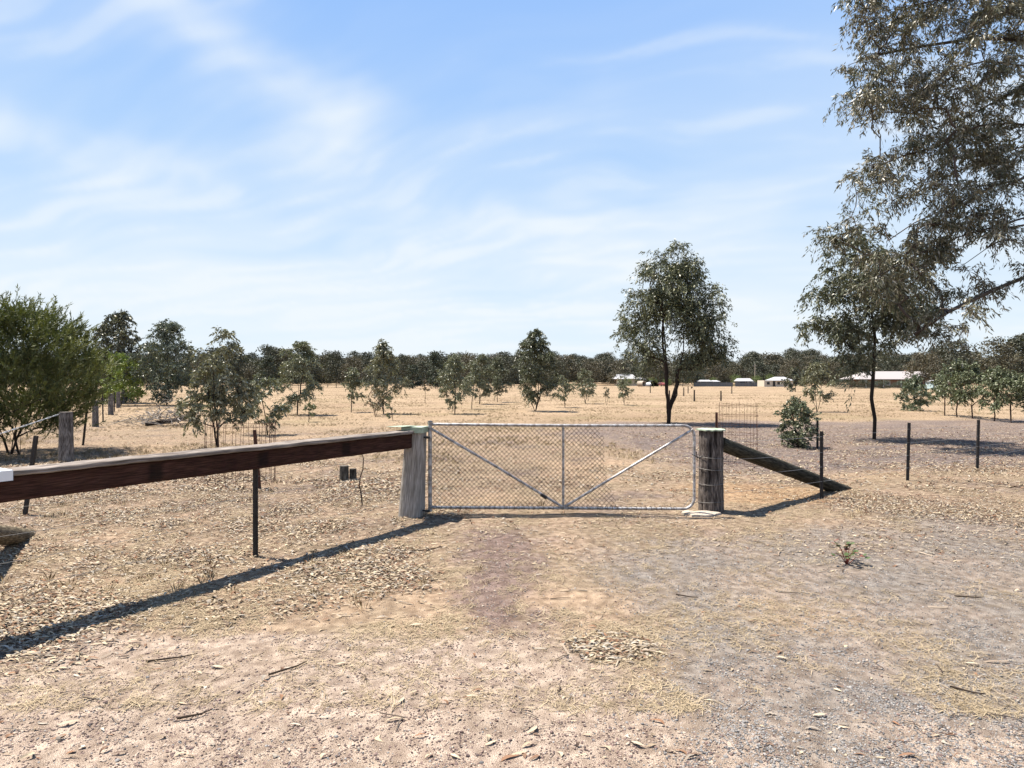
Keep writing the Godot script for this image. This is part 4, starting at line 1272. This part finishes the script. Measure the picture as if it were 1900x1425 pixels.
func beam_mesh(length: float, across: float, tall: float, dark: Color, light: Color, seed_: int, rough: float, marks: Array) -> MB:
	# sawn timber: y along, x across, z up; marks are darker stained bands [distance, half width]
	var f := FastNoiseLite.new()
	f.seed = seed_
	f.frequency = 1.0
	var mb := MB.new()
	var ring := []
	var hx := across / 2.0
	var hz := tall / 2.0
	var e := minf(0.008, tall * 0.18)
	for side in 4:
		var c0: Vector2 = [Vector2(-hx, -hz), Vector2(hx, -hz), Vector2(hx, hz), Vector2(-hx, hz)][side]
		var c1: Vector2 = [Vector2(hx, -hz), Vector2(hx, hz), Vector2(-hx, hz), Vector2(-hx, -hz)][side]
		var dir := (c1 - c0).normalized()
		for k in 7:
			ring.append((c0 + dir * e).lerp(c1 - dir * e, k / 6.0))
	ring.append(ring[0])
	var row := ring.size()
	var rings := int(length / 0.035)
	for k in rings + 1:
		var y := length * k / rings - 0.05
		for s in row:
			var p: Vector2 = ring[s]
			var g := f.get_noise_3d(p.x * 60.0, y * 1.6, p.y * 60.0)
			var fine := f.get_noise_3d(p.x * 140.0, y * 5.0, p.y * 140.0 + 9.0)
			var big := f.get_noise_2d(y * 1.1, 5.0)
			var off := rough * (minf(0.0, absf(g) * 3.0 - 0.4) + 0.7 * fine)
			var q := p + p.normalized() * off + Vector2(0.004 * f.get_noise_2d(y * 2.1, 60.0), 0.005 * f.get_noise_2d(y * 1.4, 80.0))
			mb.v.append(Vector3(q.x, y, q.y))
			mb.n.append(Vector3(p.x / hx, 0, p.y / hz).normalized())
			mb.t.append(Vector2.ZERO)
			var tone := clampf(0.5 + 0.7 * g + 0.6 * fine + 0.5 * big, 0.0, 1.0)
			var col := dark.lerp(light, tone)
			for m in marks:
				if absf(y - m[0] + 0.015 * fine) < m[1] and absf(p.y) < hz * 0.85:
					col = col.lerp(Color(0.016, 0.011, 0.009), 0.75)
			mb.c.append(col)
	for k in rings:
		for s in row - 1:
			var p := k * row + s
			mb.i.append_array([p, p + 1, p + row + 1, p, p + row + 1, p + row])
	smooth(mb, rings, row)
	for end in [0, rings]:
		var cc := mb.v.size()
		var nn := Vector3(0, -1 if end == 0 else 1, 0)
		mb.v.append(Vector3(0, mb.v[end * row].y, 0))
		mb.n.append(nn)
		mb.c.append(light)
		mb.t.append(Vector2.ZERO)
		for s in row:
			mb.v.append(mb.v[end * row + s])
			mb.n.append(nn)
			mb.c.append(light)
			mb.t.append(Vector2.ZERO)
		for s in row - 1:
			mb.i.append_array([cc, cc + 2 + s, cc + 1 + s] if end == 0 else [cc, cc + 1 + s, cc + 2 + s])
	return mb

func gate() -> void:
	# hinge post
	var o := thing("gate_post", "pale grey squared timber gate post with green metal cap", "post", -1.17, 7.40)
	o.rotation.y = -0.25
	var body := round_post(1.03, 0.146, 0.114, 0.62, 0.003, Color(0.30, 0.275, 0.25), Color(0.44, 0.41, 0.38), 84, 0.3, 48, 44)
	var bo := part("shaft", body.commit(M.pale_wood), o)
	bo.transform = Transform3D(Basis(Vector3(1, 0, 0), Vector3(0.055, 1, 0), Vector3(0, 0, 1)), Vector3(-0.03, 0, 0))
	var mb := MB.new()
	mb.box(Vector3(0.02, 1.066, 0), Vector3(0.25, 0.006, 0.26))
	mb.box(Vector3(0.02, 1.035, 0.13), Vector3(0.25, 0.068, 0.005))
	mb.box(Vector3(0.145, 1.035, 0), Vector3(0.005, 0.068, 0.26))
	part("metal_cap", mb.commit(M.green_sheet), o)
	mb = MB.new()
	var lap := Basis(Vector3.UP, deg_to_rad(-32.0) + 0.25)
	mb.box(Vector3(-0.12, 1.076, 0.10), Vector3(0.26, 0.005, 0.24), Color.WHITE, lap * Basis(Vector3(0, 0, 1), 0.04))
	part("cap_sheet", mb.commit(M.green_sheet), o)
	for h in [0.74, 0.62, 0.46, 0.34, 0.22, 0.10]:
		var st := MB.new()
		var pts := PackedVector3Array()
		for k in 9:
			var a := TAU * k / 8.0
			pts.append(Vector3(-0.150 + 0.05 * h + 0.012 * cos(a), h + 0.012 * sin(a), 0.085 + 0.006 * sin(a * 2.0)))
		wire(st, pts, 0.0022, 4)
		part("staple", st.commit(M.iron), o)
	for h in [0.945, 0.075]:
		var hg := MB.new()
		hg.tube(PackedVector3Array([Vector3(0.06, h, 0), Vector3(0.19, h, 0.035)]), PackedFloat32Array([0.010, 0.010]), 8)
		hg.box(Vector3(0.185, h, 0.035), Vector3(0.046, 0.026, 0.046))
		part("hinge", hg.commit(M.iron), o)
	# latch post
	o = thing("gate_post", "round dark weathered gate post with pale metal cap and wire bands", "post", 2.46, 7.66)
	part("shaft", round_post(1.0, 0.150, 0.142, 0.1, 0.016, Color(0.040, 0.034, 0.031), Color(0.30, 0.26, 0.235), 85, 0.3, 64, 56).commit(M.old_wood), o)
	mb = MB.new()
	var rim := PackedVector3Array()
	for k in 28:
		var a := TAU * k / 28.0
		var r := 0.170 + 0.008 * sin(k * 2.6) + 0.005 * sin(k * 5.1)
		rim.append(Vector3(cos(a) * r, 1.006 + 0.004 * sin(k * 3.7), sin(a) * r))
	for k in 28:
		var p := rim[k]
		var q := rim[(k + 1) % 28]
		mb.tri(Vector3(0, 1.016, 0), p, q, Color.WHITE)
		mb.quad(p, p - Vector3(0, 0.014, 0), q - Vector3(0, 0.014, 0), q, Color.WHITE)
	part("metal_cap", mb.commit(M.green_sheet), o)
	for h in [0.66, 0.525, 0.345, 0.115]:
		var w := MB.new()
		var pts := PackedVector3Array()
		for k in 41:
			var a := TAU * k / 40.0
			pts.append(Vector3(cos(a) * 0.156, h + 0.012 * sin(a + h * 7.0), sin(a) * 0.156))
		wire(w, pts, 0.0024, 5)
		part("wire_band", w.commit(M.wire), o)
	# broken concrete at its foot
	for s in [[2.30, 7.43, 0.20, 0.13, 0.3], [2.13, 7.48, 0.10, 0.08, 1.1]]:
		var c := thing("concrete_slab", "flat pale broken concrete lump at the foot of the round post", "concrete", s[0], s[1], "concrete lumps at the round post", s[4])
		var cm := MB.new()
		var edge := 14
		for k in edge:
			var a := TAU * k / edge
			var b := TAU * (k + 1) / edge
			var ra := 1.0 + 0.13 * sin(k * 2.3)
			var rb := 1.0 + 0.13 * sin(((k + 1) % edge) * 2.3)
			var p := Vector3(cos(a) * s[2] * ra, 0.022, sin(a) * s[3] * ra)
			var q := Vector3(cos(b) * s[2] * rb, 0.022, sin(b) * s[3] * rb)
			cm.tri(Vector3(0, 0.045, 0), p, q, Color.WHITE)
			cm.quad(p, p * Vector3(1.1, 1, 1.1) - Vector3(0, 0.06, 0), q * Vector3(1.1, 1, 1.1) - Vector3(0, 0.06, 0), q, Color.WHITE)
		part("lump", cm.commit(M.concrete), c)

	# the gate itself; its own x runs from hinge to latch
	var g := thing("farm_gate", "galvanised pipe farm gate with torn chain mesh and two braces", "gate", -0.985, 7.45, "", -0.012)
	g.position.y = 0.0
	var W := 3.165
	var top := 1.083
	var low := 0.085
	var pr := 0.0175
	mb = MB.new()
	var frame := PackedVector3Array([Vector3(0, top, 0)])
	var cr := 0.13
	for k in 20:
		frame.append(Vector3(lerpf(0.1, W - cr - 0.02, k / 19.0), top - 0.012 * sin(PI * k / 19.0) * 0.5 - 0.014 * k / 19.0, 0))
	var tr := top - 0.014
	for k in 9:
		var a := PI / 2.0 * k / 8.0
		frame.append(Vector3(W - cr + sin(a) * cr, tr - cr + cos(a) * cr, 0))
	frame.append(Vector3(W, 0.6, 0))
	for k in 9:
		var a := PI / 2.0 * k / 8.0
		frame.append(Vector3(W - cr + cos(a) * cr, low - 0.012 + cr - sin(a) * cr, 0))
	frame.append(Vector3(W * 0.5, low - 0.006, 0))
	frame.append(Vector3(0, low, 0))
	wire(mb, frame, pr, 12)
	part("frame", mb.commit(M.galv), g)
	mb = MB.new()
	wire(mb, PackedVector3Array([Vector3(0, 0.035, 0), Vector3(0, 0.6, 0), Vector3(0, top + 0.030, 0)]), 0.0235, 14)
	var stile := part("hinge_stile", mb.commit(M.galv), g)
	mb = MB.new()
	mb.tube(PackedVector3Array([Vector3(0, top + 0.022, 0), Vector3(0, top + 0.036, 0), Vector3(0, top + 0.046, 0)]), PackedFloat32Array([0.031, 0.031, 0.012]), 14)
	part("cap", mb.commit(M.galv), stile)
	var mx := 1.600
	mb = MB.new()
	wire(mb, PackedVector3Array([Vector3(mx, low, 0), Vector3(mx, 0.6, 0), Vector3(mx, top - 0.01, 0)]), 0.0145, 10)
	part("middle_stile", mb.commit(M.galv), g)
	mb = MB.new()
	wire(mb, PackedVector3Array([Vector3(0.02, top - 0.055, 0.012), Vector3(0.8, 0.575, 0.014), Vector3(mx - 0.01, low + 0.01, 0.012)]), 0.0150, 10)
	var br := part("brace", mb.commit(M.galv), g)
	mb = MB.new()
	mb.tube(PackedVector3Array([Vector3(1.33, 0.245, 0.013), Vector3(1.40, 0.203, 0.013)]), PackedFloat32Array([0.021, 0.021]), 9)
	part("clamp", mb.commit(M.iron), br)
	mb = MB.new()
	wire(mb, PackedVector3Array([Vector3(W - 0.02, top - 0.06, 0.012), Vector3(2.4, 0.575, 0.014), Vector3(mx + 0.01, low + 0.01, 0.012)]), 0.0150, 10)
	part("brace", mb.commit(M.galv), g)
	# chain mesh: each strand zigzags down and hooks into its neighbour
	var pitch := 0.0279
	var period := 0.0557
	var strand := strand_mesh(low, top - 0.012, pitch, period, 0.0)
	var torn := [strand_mesh(low, 0.95, pitch, period, 0.0), strand_mesh(low, 0.55, pitch, period, 0.0), strand_mesh(low, 0.36, pitch, period, 0.0), strand_mesh(low, 0.27, pitch, period, 0.0), strand_mesh(low, 0.20, pitch, period, 0.0)]
	for k in 79:
		var m: Mesh = strand
		if k >= 72:
			m = torn[mini((k - 72) * 5 / 7, 4)]
		var q := part("mesh_wire", m, g)
		q.position = Vector3(0.028 + k * pitch + (pitch if k % 2 else 0.0), 0, -0.012)
		q.scale.x = -1.0 if k % 2 else 1.0
	# what is left of the torn mesh: hooks on the top pipe, ties round the bottom one
	var hook := MB.new()
	wire(hook, PackedVector3Array([Vector3(0.014, 0.018, 0.016), Vector3(0.006, 0.012, 0.021), Vector3(-0.004, -0.01, 0.019), Vector3(-0.022, -0.052, -0.004)]), 0.0020, 5)
	var hm := hook.commit(M.bright_wire)
	for k in 17:
		var q := part("broken_wire", hm, g)
		q.position = Vector3(2.10 + k * 0.0557, top - 0.011, 0)
	var tie := MB.new()
	var ring := PackedVector3Array()
	for k in 11:
		var a := TAU * k / 10.0
		ring.append(Vector3(0.012 * cos(a), sin(a) * 0.0205, cos(a) * 0.0205))
	wire(tie, ring, 0.0026, 5)
	var tm := tie.commit(M.rust_wire)
	for k in 50:
		var q := part("wire_tie", tm, g)
		q.position = Vector3(0.07 + k * 0.0585, low - 0.006 * (1.0 - absf(k - 25.0) / 25.0) - (0.012 if k > 40 else 0.0) * 0.3, 0)
	mb = MB.new()
	wire(mb, PackedVector3Array([Vector3(W - 0.005, low + 0.14, 0.01), Vector3(W - 0.07, low + 0.10, 0.02), Vector3(W - 0.13, low + 0.02, 0.015)]), 0.003, 5)
	part("loose_wire", mb.commit(M.wire), g)
	mb = MB.new()
	wire(mb, PackedVector3Array([Vector3(W - 0.035, 0.73, 0.03), Vector3(W + 0.02, 0.705, 0.032), Vector3(W + 0.06, 0.68, 0.02), Vector3(W + 0.11, 0.71, -0.02)]), 0.006, 6)
	wire(mb, PackedVector3Array([Vector3(W + 0.02, 0.76, 0.02), Vector3(W + 0.028, 0.68, 0.026), Vector3(W + 0.03, 0.66, 0.0)]), 0.006, 6)
	part("latch_chain", mb.commit(M.iron), g)

func strand_mesh(low: float, high: float, pitch: float, period: float, _x: float) -> ArrayMesh:
	var pts := PackedVector3Array()
	var n := int((high - low) / (period * 0.5))
	for k in n + 1:
		pts.append(Vector3(pitch if k % 2 else 0.0, low + k * period * 0.5, 0.0035 if k % 2 else -0.0035))
	var mb := MB.new()
	wire(mb, pts, 0.0032, 4)
	return mb.commit(M.rust_wire)

func yard() -> void:
	# stumps, bare seedling, brush pile, weed
	var o := thing("stump", "taller of two short dark posts cut off behind the rail", "stump", -2.71, 10.0)
	part("shaft", round_post(0.245, 0.075, 0.070, 0.2, 0.008, Color(0.07, 0.062, 0.052), Color(0.26, 0.24, 0.20), 95, 0.15, 28, 12).commit(M.old_wood), o)
	o = thing("stump", "shorter of two short dark posts cut off behind the rail", "stump", -2.58, 10.05)
	part("shaft", round_post(0.185, 0.058, 0.055, 0.2, 0.008, Color(0.05, 0.044, 0.038), Color(0.19, 0.17, 0.145), 96, 0.15, 28, 12).commit(M.old_wood), o)
	o = thing("dead_seedling", "bare crooked dead seedling stick between the stumps and gate post", "plant", -1.92, 7.95)
	var mb := MB.new()
	var line := PackedVector3Array([Vector3(0.0, -0.05, 0), Vector3(-0.01, 0.12, 0), Vector3(-0.035, 0.25, 0.01), Vector3(-0.028, 0.36, 0), Vector3(0.01, 0.47, 0.01), Vector3(0.015, 0.6, 0), Vector3(0.0, 0.66, 0), Vector3(-0.02, 0.75, 0)])
	mb.tube(line, PackedFloat32Array([0.009, 0.0085, 0.008, 0.0075, 0.007, 0.006, 0.005, 0.003]), 7, Color(0.05, 0.035, 0.028))
	mb.tube(PackedVector3Array([Vector3(0.01, 0.47, 0.01), Vector3(0.05, 0.475, 0.02), Vector3(0.10, 0.47, 0.02)]), PackedFloat32Array([0.005, 0.004, 0.002]), 6, Color(0.05, 0.035, 0.028))
	part("stem", mb.commit(M.bark), o)
	var rng := RandomNumberGenerator.new()
	rng.seed = 97
	o = thing("brush_pile", "pile of grey dead branches lying near the boundary fence", "brush pile", -12.6, 22.6)
	for k in 190:
		var w := MB.new()
		var c := Vector3(rng.randfn() * 0.75, 0.12 + absf(rng.randfn()) * 0.30, rng.randfn() * 0.5)
		c.y *= clampf(1.2 - absf(c.x) * 0.45, 0.25, 1.0)
		var d := Vector3(rng.randfn(), rng.randfn() * 0.35, rng.randfn()).normalized() * (0.35 + 0.55 * rng.randf())
		var r := 0.008 + 0.016 * rng.randf() * rng.randf()
		var tone := Color(0.07, 0.058, 0.05).lerp(Color(0.33, 0.30, 0.27), rng.randf())
		w.tube(PackedVector3Array([c - d * 0.5, c + Vector3(rng.randfn(), rng.randfn(), rng.randfn()) * 0.05, c + d * 0.5]), PackedFloat32Array([r, r * 0.8, r * 0.4]), 5, tone)
		part("branch", w.commit(M.bark), o)
	for k in 3:
		var w := MB.new()
		w.tube(PackedVector3Array([Vector3(-0.6 + 0.3 * k, 0.07 + 0.05 * k, 0.3 - 0.2 * k), Vector3(0.1 + 0.3 * k, 0.12 + 0.08 * k, -0.1)]), PackedFloat32Array([0.07, 0.05]), 9, Color(0.05, 0.042, 0.036))
		part("log", w.commit(M.bark), o)
	# the little weed on the bare ground
	o = thing("weed", "small red stemmed weed with round green leaves on bare gravel", "plant", 2.93, 5.42)
	for k in 11:
		var w := MB.new()
		var a := k * 2.4
		var r := 0.04 + 0.012 * k
		var tip := Vector3(cos(a) * r, 0.06 + 0.13 * rng.randf(), sin(a) * r)
		w.tube(PackedVector3Array([Vector3(0, -0.01, 0), tip * Vector3(0.5, 0.75, 0.5), tip]), PackedFloat32Array([0.0035, 0.0028, 0.0018]), 5, Color(0.15, 0.045, 0.035))
		part("stem", w.commit(M.bark), o)
		for j in 3:
			var lf := MB.new()
			var dir := Vector3(rng.randfn(), 0.2, rng.randfn()).normalized()
			var s := dir.cross(Vector3(rng.randfn() * 0.4, 1, rng.randfn() * 0.4)).normalized()
			var col := Color(0.055, 0.090, 0.026) if rng.randf() < 0.62 else Color(0.17, 0.055, 0.04)
			lf.leaf(tip + Vector3(0, -0.01 * j, 0), dir * 0.055, s * 0.021, s.cross(dir), col)
			part("leaf", lf.commit(M.dull_leaf), o)
	# fallen leaves and sticks large enough to pick out
	var lm := litter_leaf(0.0)
	for s in [[-2.05, 2.86, 0.6, 0.095], [-1.62, 3.42, -0.3, 0.09], [-0.62, 4.02, 0.2, 0.11], [-0.20, 3.1, 0.1, 0.07], [0.09, 2.80, 0.9, 0.085], [0.55, 2.70, -0.6, 0.075], [1.45, 2.92, 0.2, 0.08], [1.55, 3.55, -0.5, 0.08], [-0.95, 3.45, 0.5, 0.08], [2.6, 3.5, -0.2, 0.085], [-0.55, 3.05, 1.2, 0.07]]:
		var l := thing("fallen_leaf", "large pale dry gum leaf lying alone on the gravel", "leaf", s[0], s[1], "large gum leaves lying alone on the gravel", s[2])
		var q := part("blade", lm, l)
		q.scale = Vector3.ONE * s[3] * 0.9
		q.position.y = 0.008
	for s in [[-1.50, 2.92, 0.45, 0.14], [-1.22, 3.38, 0.75, 0.22], [-1.95, 3.55, 0.35, 0.26], [-0.85, 5.85, 0.5, 0.42], [-0.75, 5.9, 0.9, 0.22], [2.35, 3.2, -0.7, 0.14], [1.3, 4.6, -0.5, 0.16], [3.4, 4.6, -0.2, 0.2]]:
		var l := thing("fallen_stick", "thin dark stick lying on the gravel and straw", "stick", s[0], s[1], "thin sticks lying on the ground", s[2])
		var w := MB.new()
		var hl: float = s[3] / 2.0
		w.tube(PackedVector3Array([Vector3(-hl, 0.010, 0), Vector3(-hl * 0.3, 0.014, 0.012), Vector3(hl * 0.4, 0.012, 0.010), Vector3(hl, 0.011, -0.012)]), PackedFloat32Array([0.0055, 0.005, 0.004, 0.0025]), 6, Color(0.045, 0.032, 0.024))
		part("twig", w.commit(M.bark), l)

func litter_leaf(curl: float) -> ArrayMesh:
	# a dry gum leaf one metre long, to be scaled; arched and folded
	var mb := MB.new()
	var n := 6
	for k in n:
		var pts := []
		for e in 2:
			var u := float(k + e) / n
			var w := 0.135 * pow(sin(PI * clampf(u * 0.97 + 0.02, 0, 1)), 0.8)
			var c := Vector3(u - 0.5, 0.22 * sin(PI * u) * (0.5 + curl), 0.16 * sin(PI * u))
			pts.append([c + Vector3(0, 0.05 * w, -w), c - Vector3(0, 0.25 * w, 0), c + Vector3(0, 0.05 * w, w)])
		mb.quad(pts[0][0], pts[0][1], pts[1][1], pts[1][0], Color.WHITE)
		mb.quad(pts[0][1], pts[0][2], pts[1][2], pts[1][1], Color.WHITE)
	for k in mb.n.size():
		if mb.n[k].y < 0.0:
			mb.n[k] = -mb.n[k]
	for k in mb.c.size():
		mb.c[k] = Color(0.36, 0.30, 0.22) if curl == 0.0 else Color.WHITE
	return mb.commit(M.loose)

func scatter_mm(called: String, label: String, category: String, mesh: Mesh, xf: Array, cols: PackedColorArray) -> void:
	var mm := MultiMesh.new()
	mm.transform_format = MultiMesh.TRANSFORM_3D
	mm.use_colors = true
	mm.mesh = mesh
	mm.instance_count = xf.size()
	for k in xf.size():
		mm.set_instance_transform(k, xf[k])
		mm.set_instance_color(k, cols[k])
	var o := MultiMeshInstance3D.new()
	o.name = numbered(called)
	o.multimesh = mm
	add_child(o)
	o.set_meta("kind", "stuff")
	tag(o, label, category)

func pebble(seed_: int) -> ArrayMesh:
	var rng := RandomNumberGenerator.new()
	rng.seed = seed_
	var mb := MB.new()
	var rings := 3
	var sides := 6
	var pts := []
	for k in rings + 1:
		for s in sides:
			var a := TAU * (s + 0.5 * k) / sides
			var e := lerpf(-0.6, 1.25, float(k) / rings)
			pts.append(Vector3(cos(a) * cos(e), sin(e) * 0.62, sin(a) * cos(e)) * (0.8 + 0.4 * rng.randf()))
	for k in rings:
		for s in sides:
			var p: Vector3 = pts[k * sides + s]
			var q: Vector3 = pts[k * sides + (s + 1) % sides]
			var r: Vector3 = pts[(k + 1) * sides + (s + 1) % sides]
			var u: Vector3 = pts[(k + 1) * sides + s]
			mb.quad(p, u, r, q, Color.WHITE)
	var top: Vector3 = Vector3(0, 0.6, 0)
	for s in sides:
		mb.tri(top, pts[rings * sides + (s + 1) % sides], pts[rings * sides + s], Color.WHITE)
	return mb.commit(M.stone)

func scatter() -> void:
	var rng := RandomNumberGenerator.new()
	rng.seed = 200
	# gravel
	for v in 3:
		var xf := []
		var cols := PackedColorArray()
		for k in 62000:
			var z := 2.35 + 6.6 * pow(rng.randf(), 1.6)
			var x := (rng.randf() * 2.0 - 1.0) * z * 0.88
			var pk := pinkness(x, z)
			var gr := greyness(x, z)
			var rd := redness(x, z)
			var clump := sstep(-0.35, 0.35, nC.get_noise_2d(x * 260.0, z * 260.0))
			if rng.randf() > 0.07 + (0.50 * pk + 0.85 * gr + 0.95 * rd) * (0.25 + 0.75 * clump):
				continue
			var s := 0.0026 + 0.0036 * rng.randf() + (0.006 * rng.randf() if rng.randf() < 0.05 else 0.0)
			var b := Basis.from_euler(Vector3(rng.randf() * 0.6, rng.randf() * TAU, rng.randf() * 0.6)).scaled(Vector3(s, s * (0.6 + 0.4 * rng.randf()), s))
			xf.append(Transform3D(b, Vector3(x, gy(x, z) + s * 0.1, -z)))
			var t := rng.randf()
			var c := Color(0.20, 0.15, 0.118).lerp(Color(0.38, 0.30, 0.235), t)
			if t < 0.60 + 0.3 * rd:
				c = Color(0.070, 0.048, 0.044).lerp(Color(0.19, 0.125, 0.105), rng.randf())
			if rng.randf() < 0.25 + 0.62 * gr - 0.15 * pk:
				c = Color(0.070, 0.068, 0.070).lerp(Color(0.27, 0.255, 0.24), rng.randf())
			cols.append(c)
		scatter_mm("gravel", ["pinkish brown gravel stones spread over the driveway", "grey and purple gravel stones mixed through the driveway", "fine mixed gravel stones pressed into the driveway dirt"][v], "gravel", pebble(300 + v), xf, cols)
	# dead gum leaves
	for v in 2:
		var xf := []
		var cols := PackedColorArray()
		for k in 330000:
			var z := 2.6 + 20.0 * pow(rng.randf(), 1.7)
			var x := (rng.randf() * 2.0 - 1.0) * z * 0.88
			var d := litter(x, z)
			if rng.randf() > 0.0018 + pow(d, 1.5) * 0.95 * (0.55 + 0.45 * sstep(14.0, 5.0, z)):
				continue
			var s := 0.030 + 0.050 * rng.randf() + 0.035 * pow(rng.randf(), 4.0)
			if z > 9.0:
				s *= 1.5
			var b := Basis.from_euler(Vector3(rng.randfn() * 0.28, rng.randf() * TAU, rng.randfn() * 0.2)).scaled(Vector3(s, s * (0.15 + 0.4 * rng.randf()), s * (0.22 + 0.42 * rng.randf())))
			xf.append(Transform3D(b, Vector3(x, gy(x, z) + 0.004 + 0.016 * rng.randf() * d, -z)))
			var t := rng.randf()
			var c := Color(0.17, 0.125, 0.085).lerp(Color(0.46, 0.375, 0.26), pow(rng.randf(), 0.8))
			if t < 0.3:
				c = Color(0.10, 0.075, 0.06).lerp(Color(0.22, 0.12, 0.07), rng.randf())
			elif t < 0.52:
				c = Color(0.17, 0.145, 0.12).lerp(Color(0.42, 0.37, 0.30), rng.randf())
			cols.append(c)
		scatter_mm("leaf_litter", ["pale dry gum leaf litter lying thick along the rail fence", "curled grey brown gum leaf litter mixed through the straw"][v], "leaf litter", litter_leaf(0.6 + 1.2 * v), xf, cols)
	# short twigs and bark strips
	var tw := MB.new()
	tw.tube(PackedVector3Array([Vector3(-0.5, 0, 0), Vector3(-0.1, 0.03, 0.05), Vector3(0.5, 0.0, 0.0)]), PackedFloat32Array([0.03, 0.026, 0.012]), 4)
	var xf2 := []
	var c2 := PackedColorArray()
	for k in 14000:
		var z := 2.8 + 12.0 * pow(rng.randf(), 1.6)
		var x := (rng.randf() * 2.0 - 1.0) * z * 0.88
		if rng.randf() > 0.03 + 0.6 * litter(x, z):
			continue
		var s := 0.05 + 0.14 * rng.randf() * rng.randf()
		xf2.append(Transform3D(Basis.from_euler(Vector3(0, rng.randf() * TAU, rng.randfn() * 0.1)).scaled(Vector3(s, s * 0.7, s * 0.7)), Vector3(x, gy(x, z) + 0.008, -z)))
		c2.append(Color(0.05, 0.036, 0.028).lerp(Color(0.26, 0.22, 0.18), pow(rng.randf(), 1.5)))
	scatter_mm("twig_litter", "small dark twigs scattered through the leaf litter", "twigs", tw.commit(M.loose), xf2, c2)
	# strips of shed bark
	var strip := MB.new()
	for k in 5:
		var u0 := k / 5.0
		var u1 := (k + 1) / 5.0
		var e0 := Vector3(u0 - 0.5, 0.05 * sin(u0 * 5.0), 0.08 * sin(u0 * 3.0))
		var e1 := Vector3(u1 - 0.5, 0.05 * sin(u1 * 5.0), 0.08 * sin(u1 * 3.0))
		strip.quad(e0 + Vector3(0, 0.02, -0.05), e0 + Vector3(0, 0.0, 0.05), e1 + Vector3(0, 0.0, 0.05), e1 + Vector3(0, 0.02, -0.05), Color.WHITE)
	for k in strip.n.size():
		strip.n[k] = strip.n[k] if strip.n[k].y > 0.0 else -strip.n[k]
	var xb := []
	var cb := PackedColorArray()
	for k in 26000:
		var z := 2.8 + 12.0 * pow(rng.randf(), 1.6)
		var x := (rng.randf() * 2.0 - 1.0) * z * 0.88
		if rng.randf() > 0.002 + 0.35 * litter(x, z):
			continue
		var s := 0.04 + 0.11 * pow(rng.randf(), 2.5)
		xb.append(Transform3D(Basis.from_euler(Vector3(rng.randfn() * 0.3, rng.randf() * TAU, rng.randfn() * 0.1)).scaled(Vector3(s, s * 0.8, s * (0.4 + 0.9 * rng.randf()))), Vector3(x, gy(x, z) + 0.01, -z)))
		cb.append(Color(0.09, 0.065, 0.05).lerp(Color(0.36, 0.29, 0.22), rng.randf()))
	scatter_mm("bark_litter", "curled strips of shed bark lying among the leaves", "bark", strip.commit(M.loose), xb, cb)
	# flattened straw
	var straw := MB.new()
	for k in 12:
		var p := Vector3(rng.randfn() * 0.35, 0.02 + 0.10 * rng.randf(), rng.randfn() * 0.35)
		var a := rng.randf() * TAU
		var d := Vector3(cos(a), rng.randfn() * 0.14, sin(a)) * (0.35 + 0.5 * rng.randf())
		var s := d.cross(Vector3.UP).normalized() * 0.016
		straw.leaf(p - d * 0.5, d, s, Vector3.UP, Color.WHITE * (0.8 + 0.4 * rng.randf()))
	var sm := straw.commit(M.loose)
	var xf3 := []
	var c3 := PackedColorArray()
	for k in 110000:
		var z := 3.0 + 22.0 * pow(rng.randf(), 1.7)
		var x := (rng.randf() * 2.0 - 1.0) * z * 0.88
		var patch := sstep(-0.3, 0.35, nB.get_noise_2d(x * 75.0, z * 75.0 + 333.0))
		var keep := 0.6 * patch * (1.0 - 0.9 * pinkness(x, z)) * (1.0 - 0.75 * greyness(x, z)) * (1.0 - 0.92 * redness(x, z)) * (1.0 - 0.85 * purpleness(x, z))
		if rng.randf() > keep:
			continue
		var s := 0.07 + 0.07 * rng.randf()
		xf3.append(Transform3D(Basis(Vector3.UP, rng.randf() * TAU).scaled(Vector3(s, s * (0.6 + 0.6 * rng.randf()), s)), Vector3(x, gy(x, z), -z)))
		c3.append(Color(0.20, 0.152, 0.095).lerp(Color(0.37, 0.295, 0.195), rng.randf()))
	scatter_mm("dry_straw", "short flattened straw coloured grass on the dry ground", "straw", sm, xf3, c3)
	# standing dry grass further out
	var tuft := MB.new()
	for k in 16:
		var a := rng.randf() * TAU
		var foot := Vector3(cos(a), 0, sin(a)) * 0.35 * rng.randf()
		var d := Vector3(cos(a) * 0.35 + rng.randfn() * 0.2, 1.0, sin(a) * 0.35 + rng.randfn() * 0.2) * (0.5 + 0.5 * rng.randf())
		var s := Vector3(-sin(a), 0, cos(a)) * 0.03
		tuft.leaf(foot, d, s, Vector3(cos(a), 0.8, sin(a)).normalized(), Color.WHITE * (0.75 + 0.5 * rng.randf()))
	var tmesh := tuft.commit(M.loose)
	var xf4 := []
	var c4 := PackedColorArray()
	for k in 80000:
		var z := 4.0 + 75.0 * pow(rng.randf(), 1.35)
		var x := (rng.randf() * 2.0 - 1.0) * z * 0.88
		var patch := sstep(-0.2, 0.4, nB.get_noise_2d(x * 22.0, z * 22.0 + 71.0))
		var keep := (0.05 if z < 12.0 else 0.7) * patch * (1.0 - purpleness(x, z)) * (1.0 - greyness(x, z)) * (1.0 - pinkness(x, z))
		if z < 12.0 and x > -1.0:
			keep *= 0.25
		if rng.randf() > keep:
			continue
		var s := (0.035 + 0.06 * rng.randf()) * (1.0 + z * 0.006)
		xf4.append(Transform3D(Basis(Vector3.UP, rng.randf() * TAU).scaled(Vector3(s * 1.3, s, s * 1.3)), Vector3(x, gy(x, z) - 0.003, -z)))
		c4.append(Color(0.20, 0.150, 0.092).lerp(Color(0.31, 0.245, 0.160), rng.randf()))
	scatter_mm("dry_grass", "low golden dry grass tufts across the paddock", "grass", tmesh, xf4, c4)
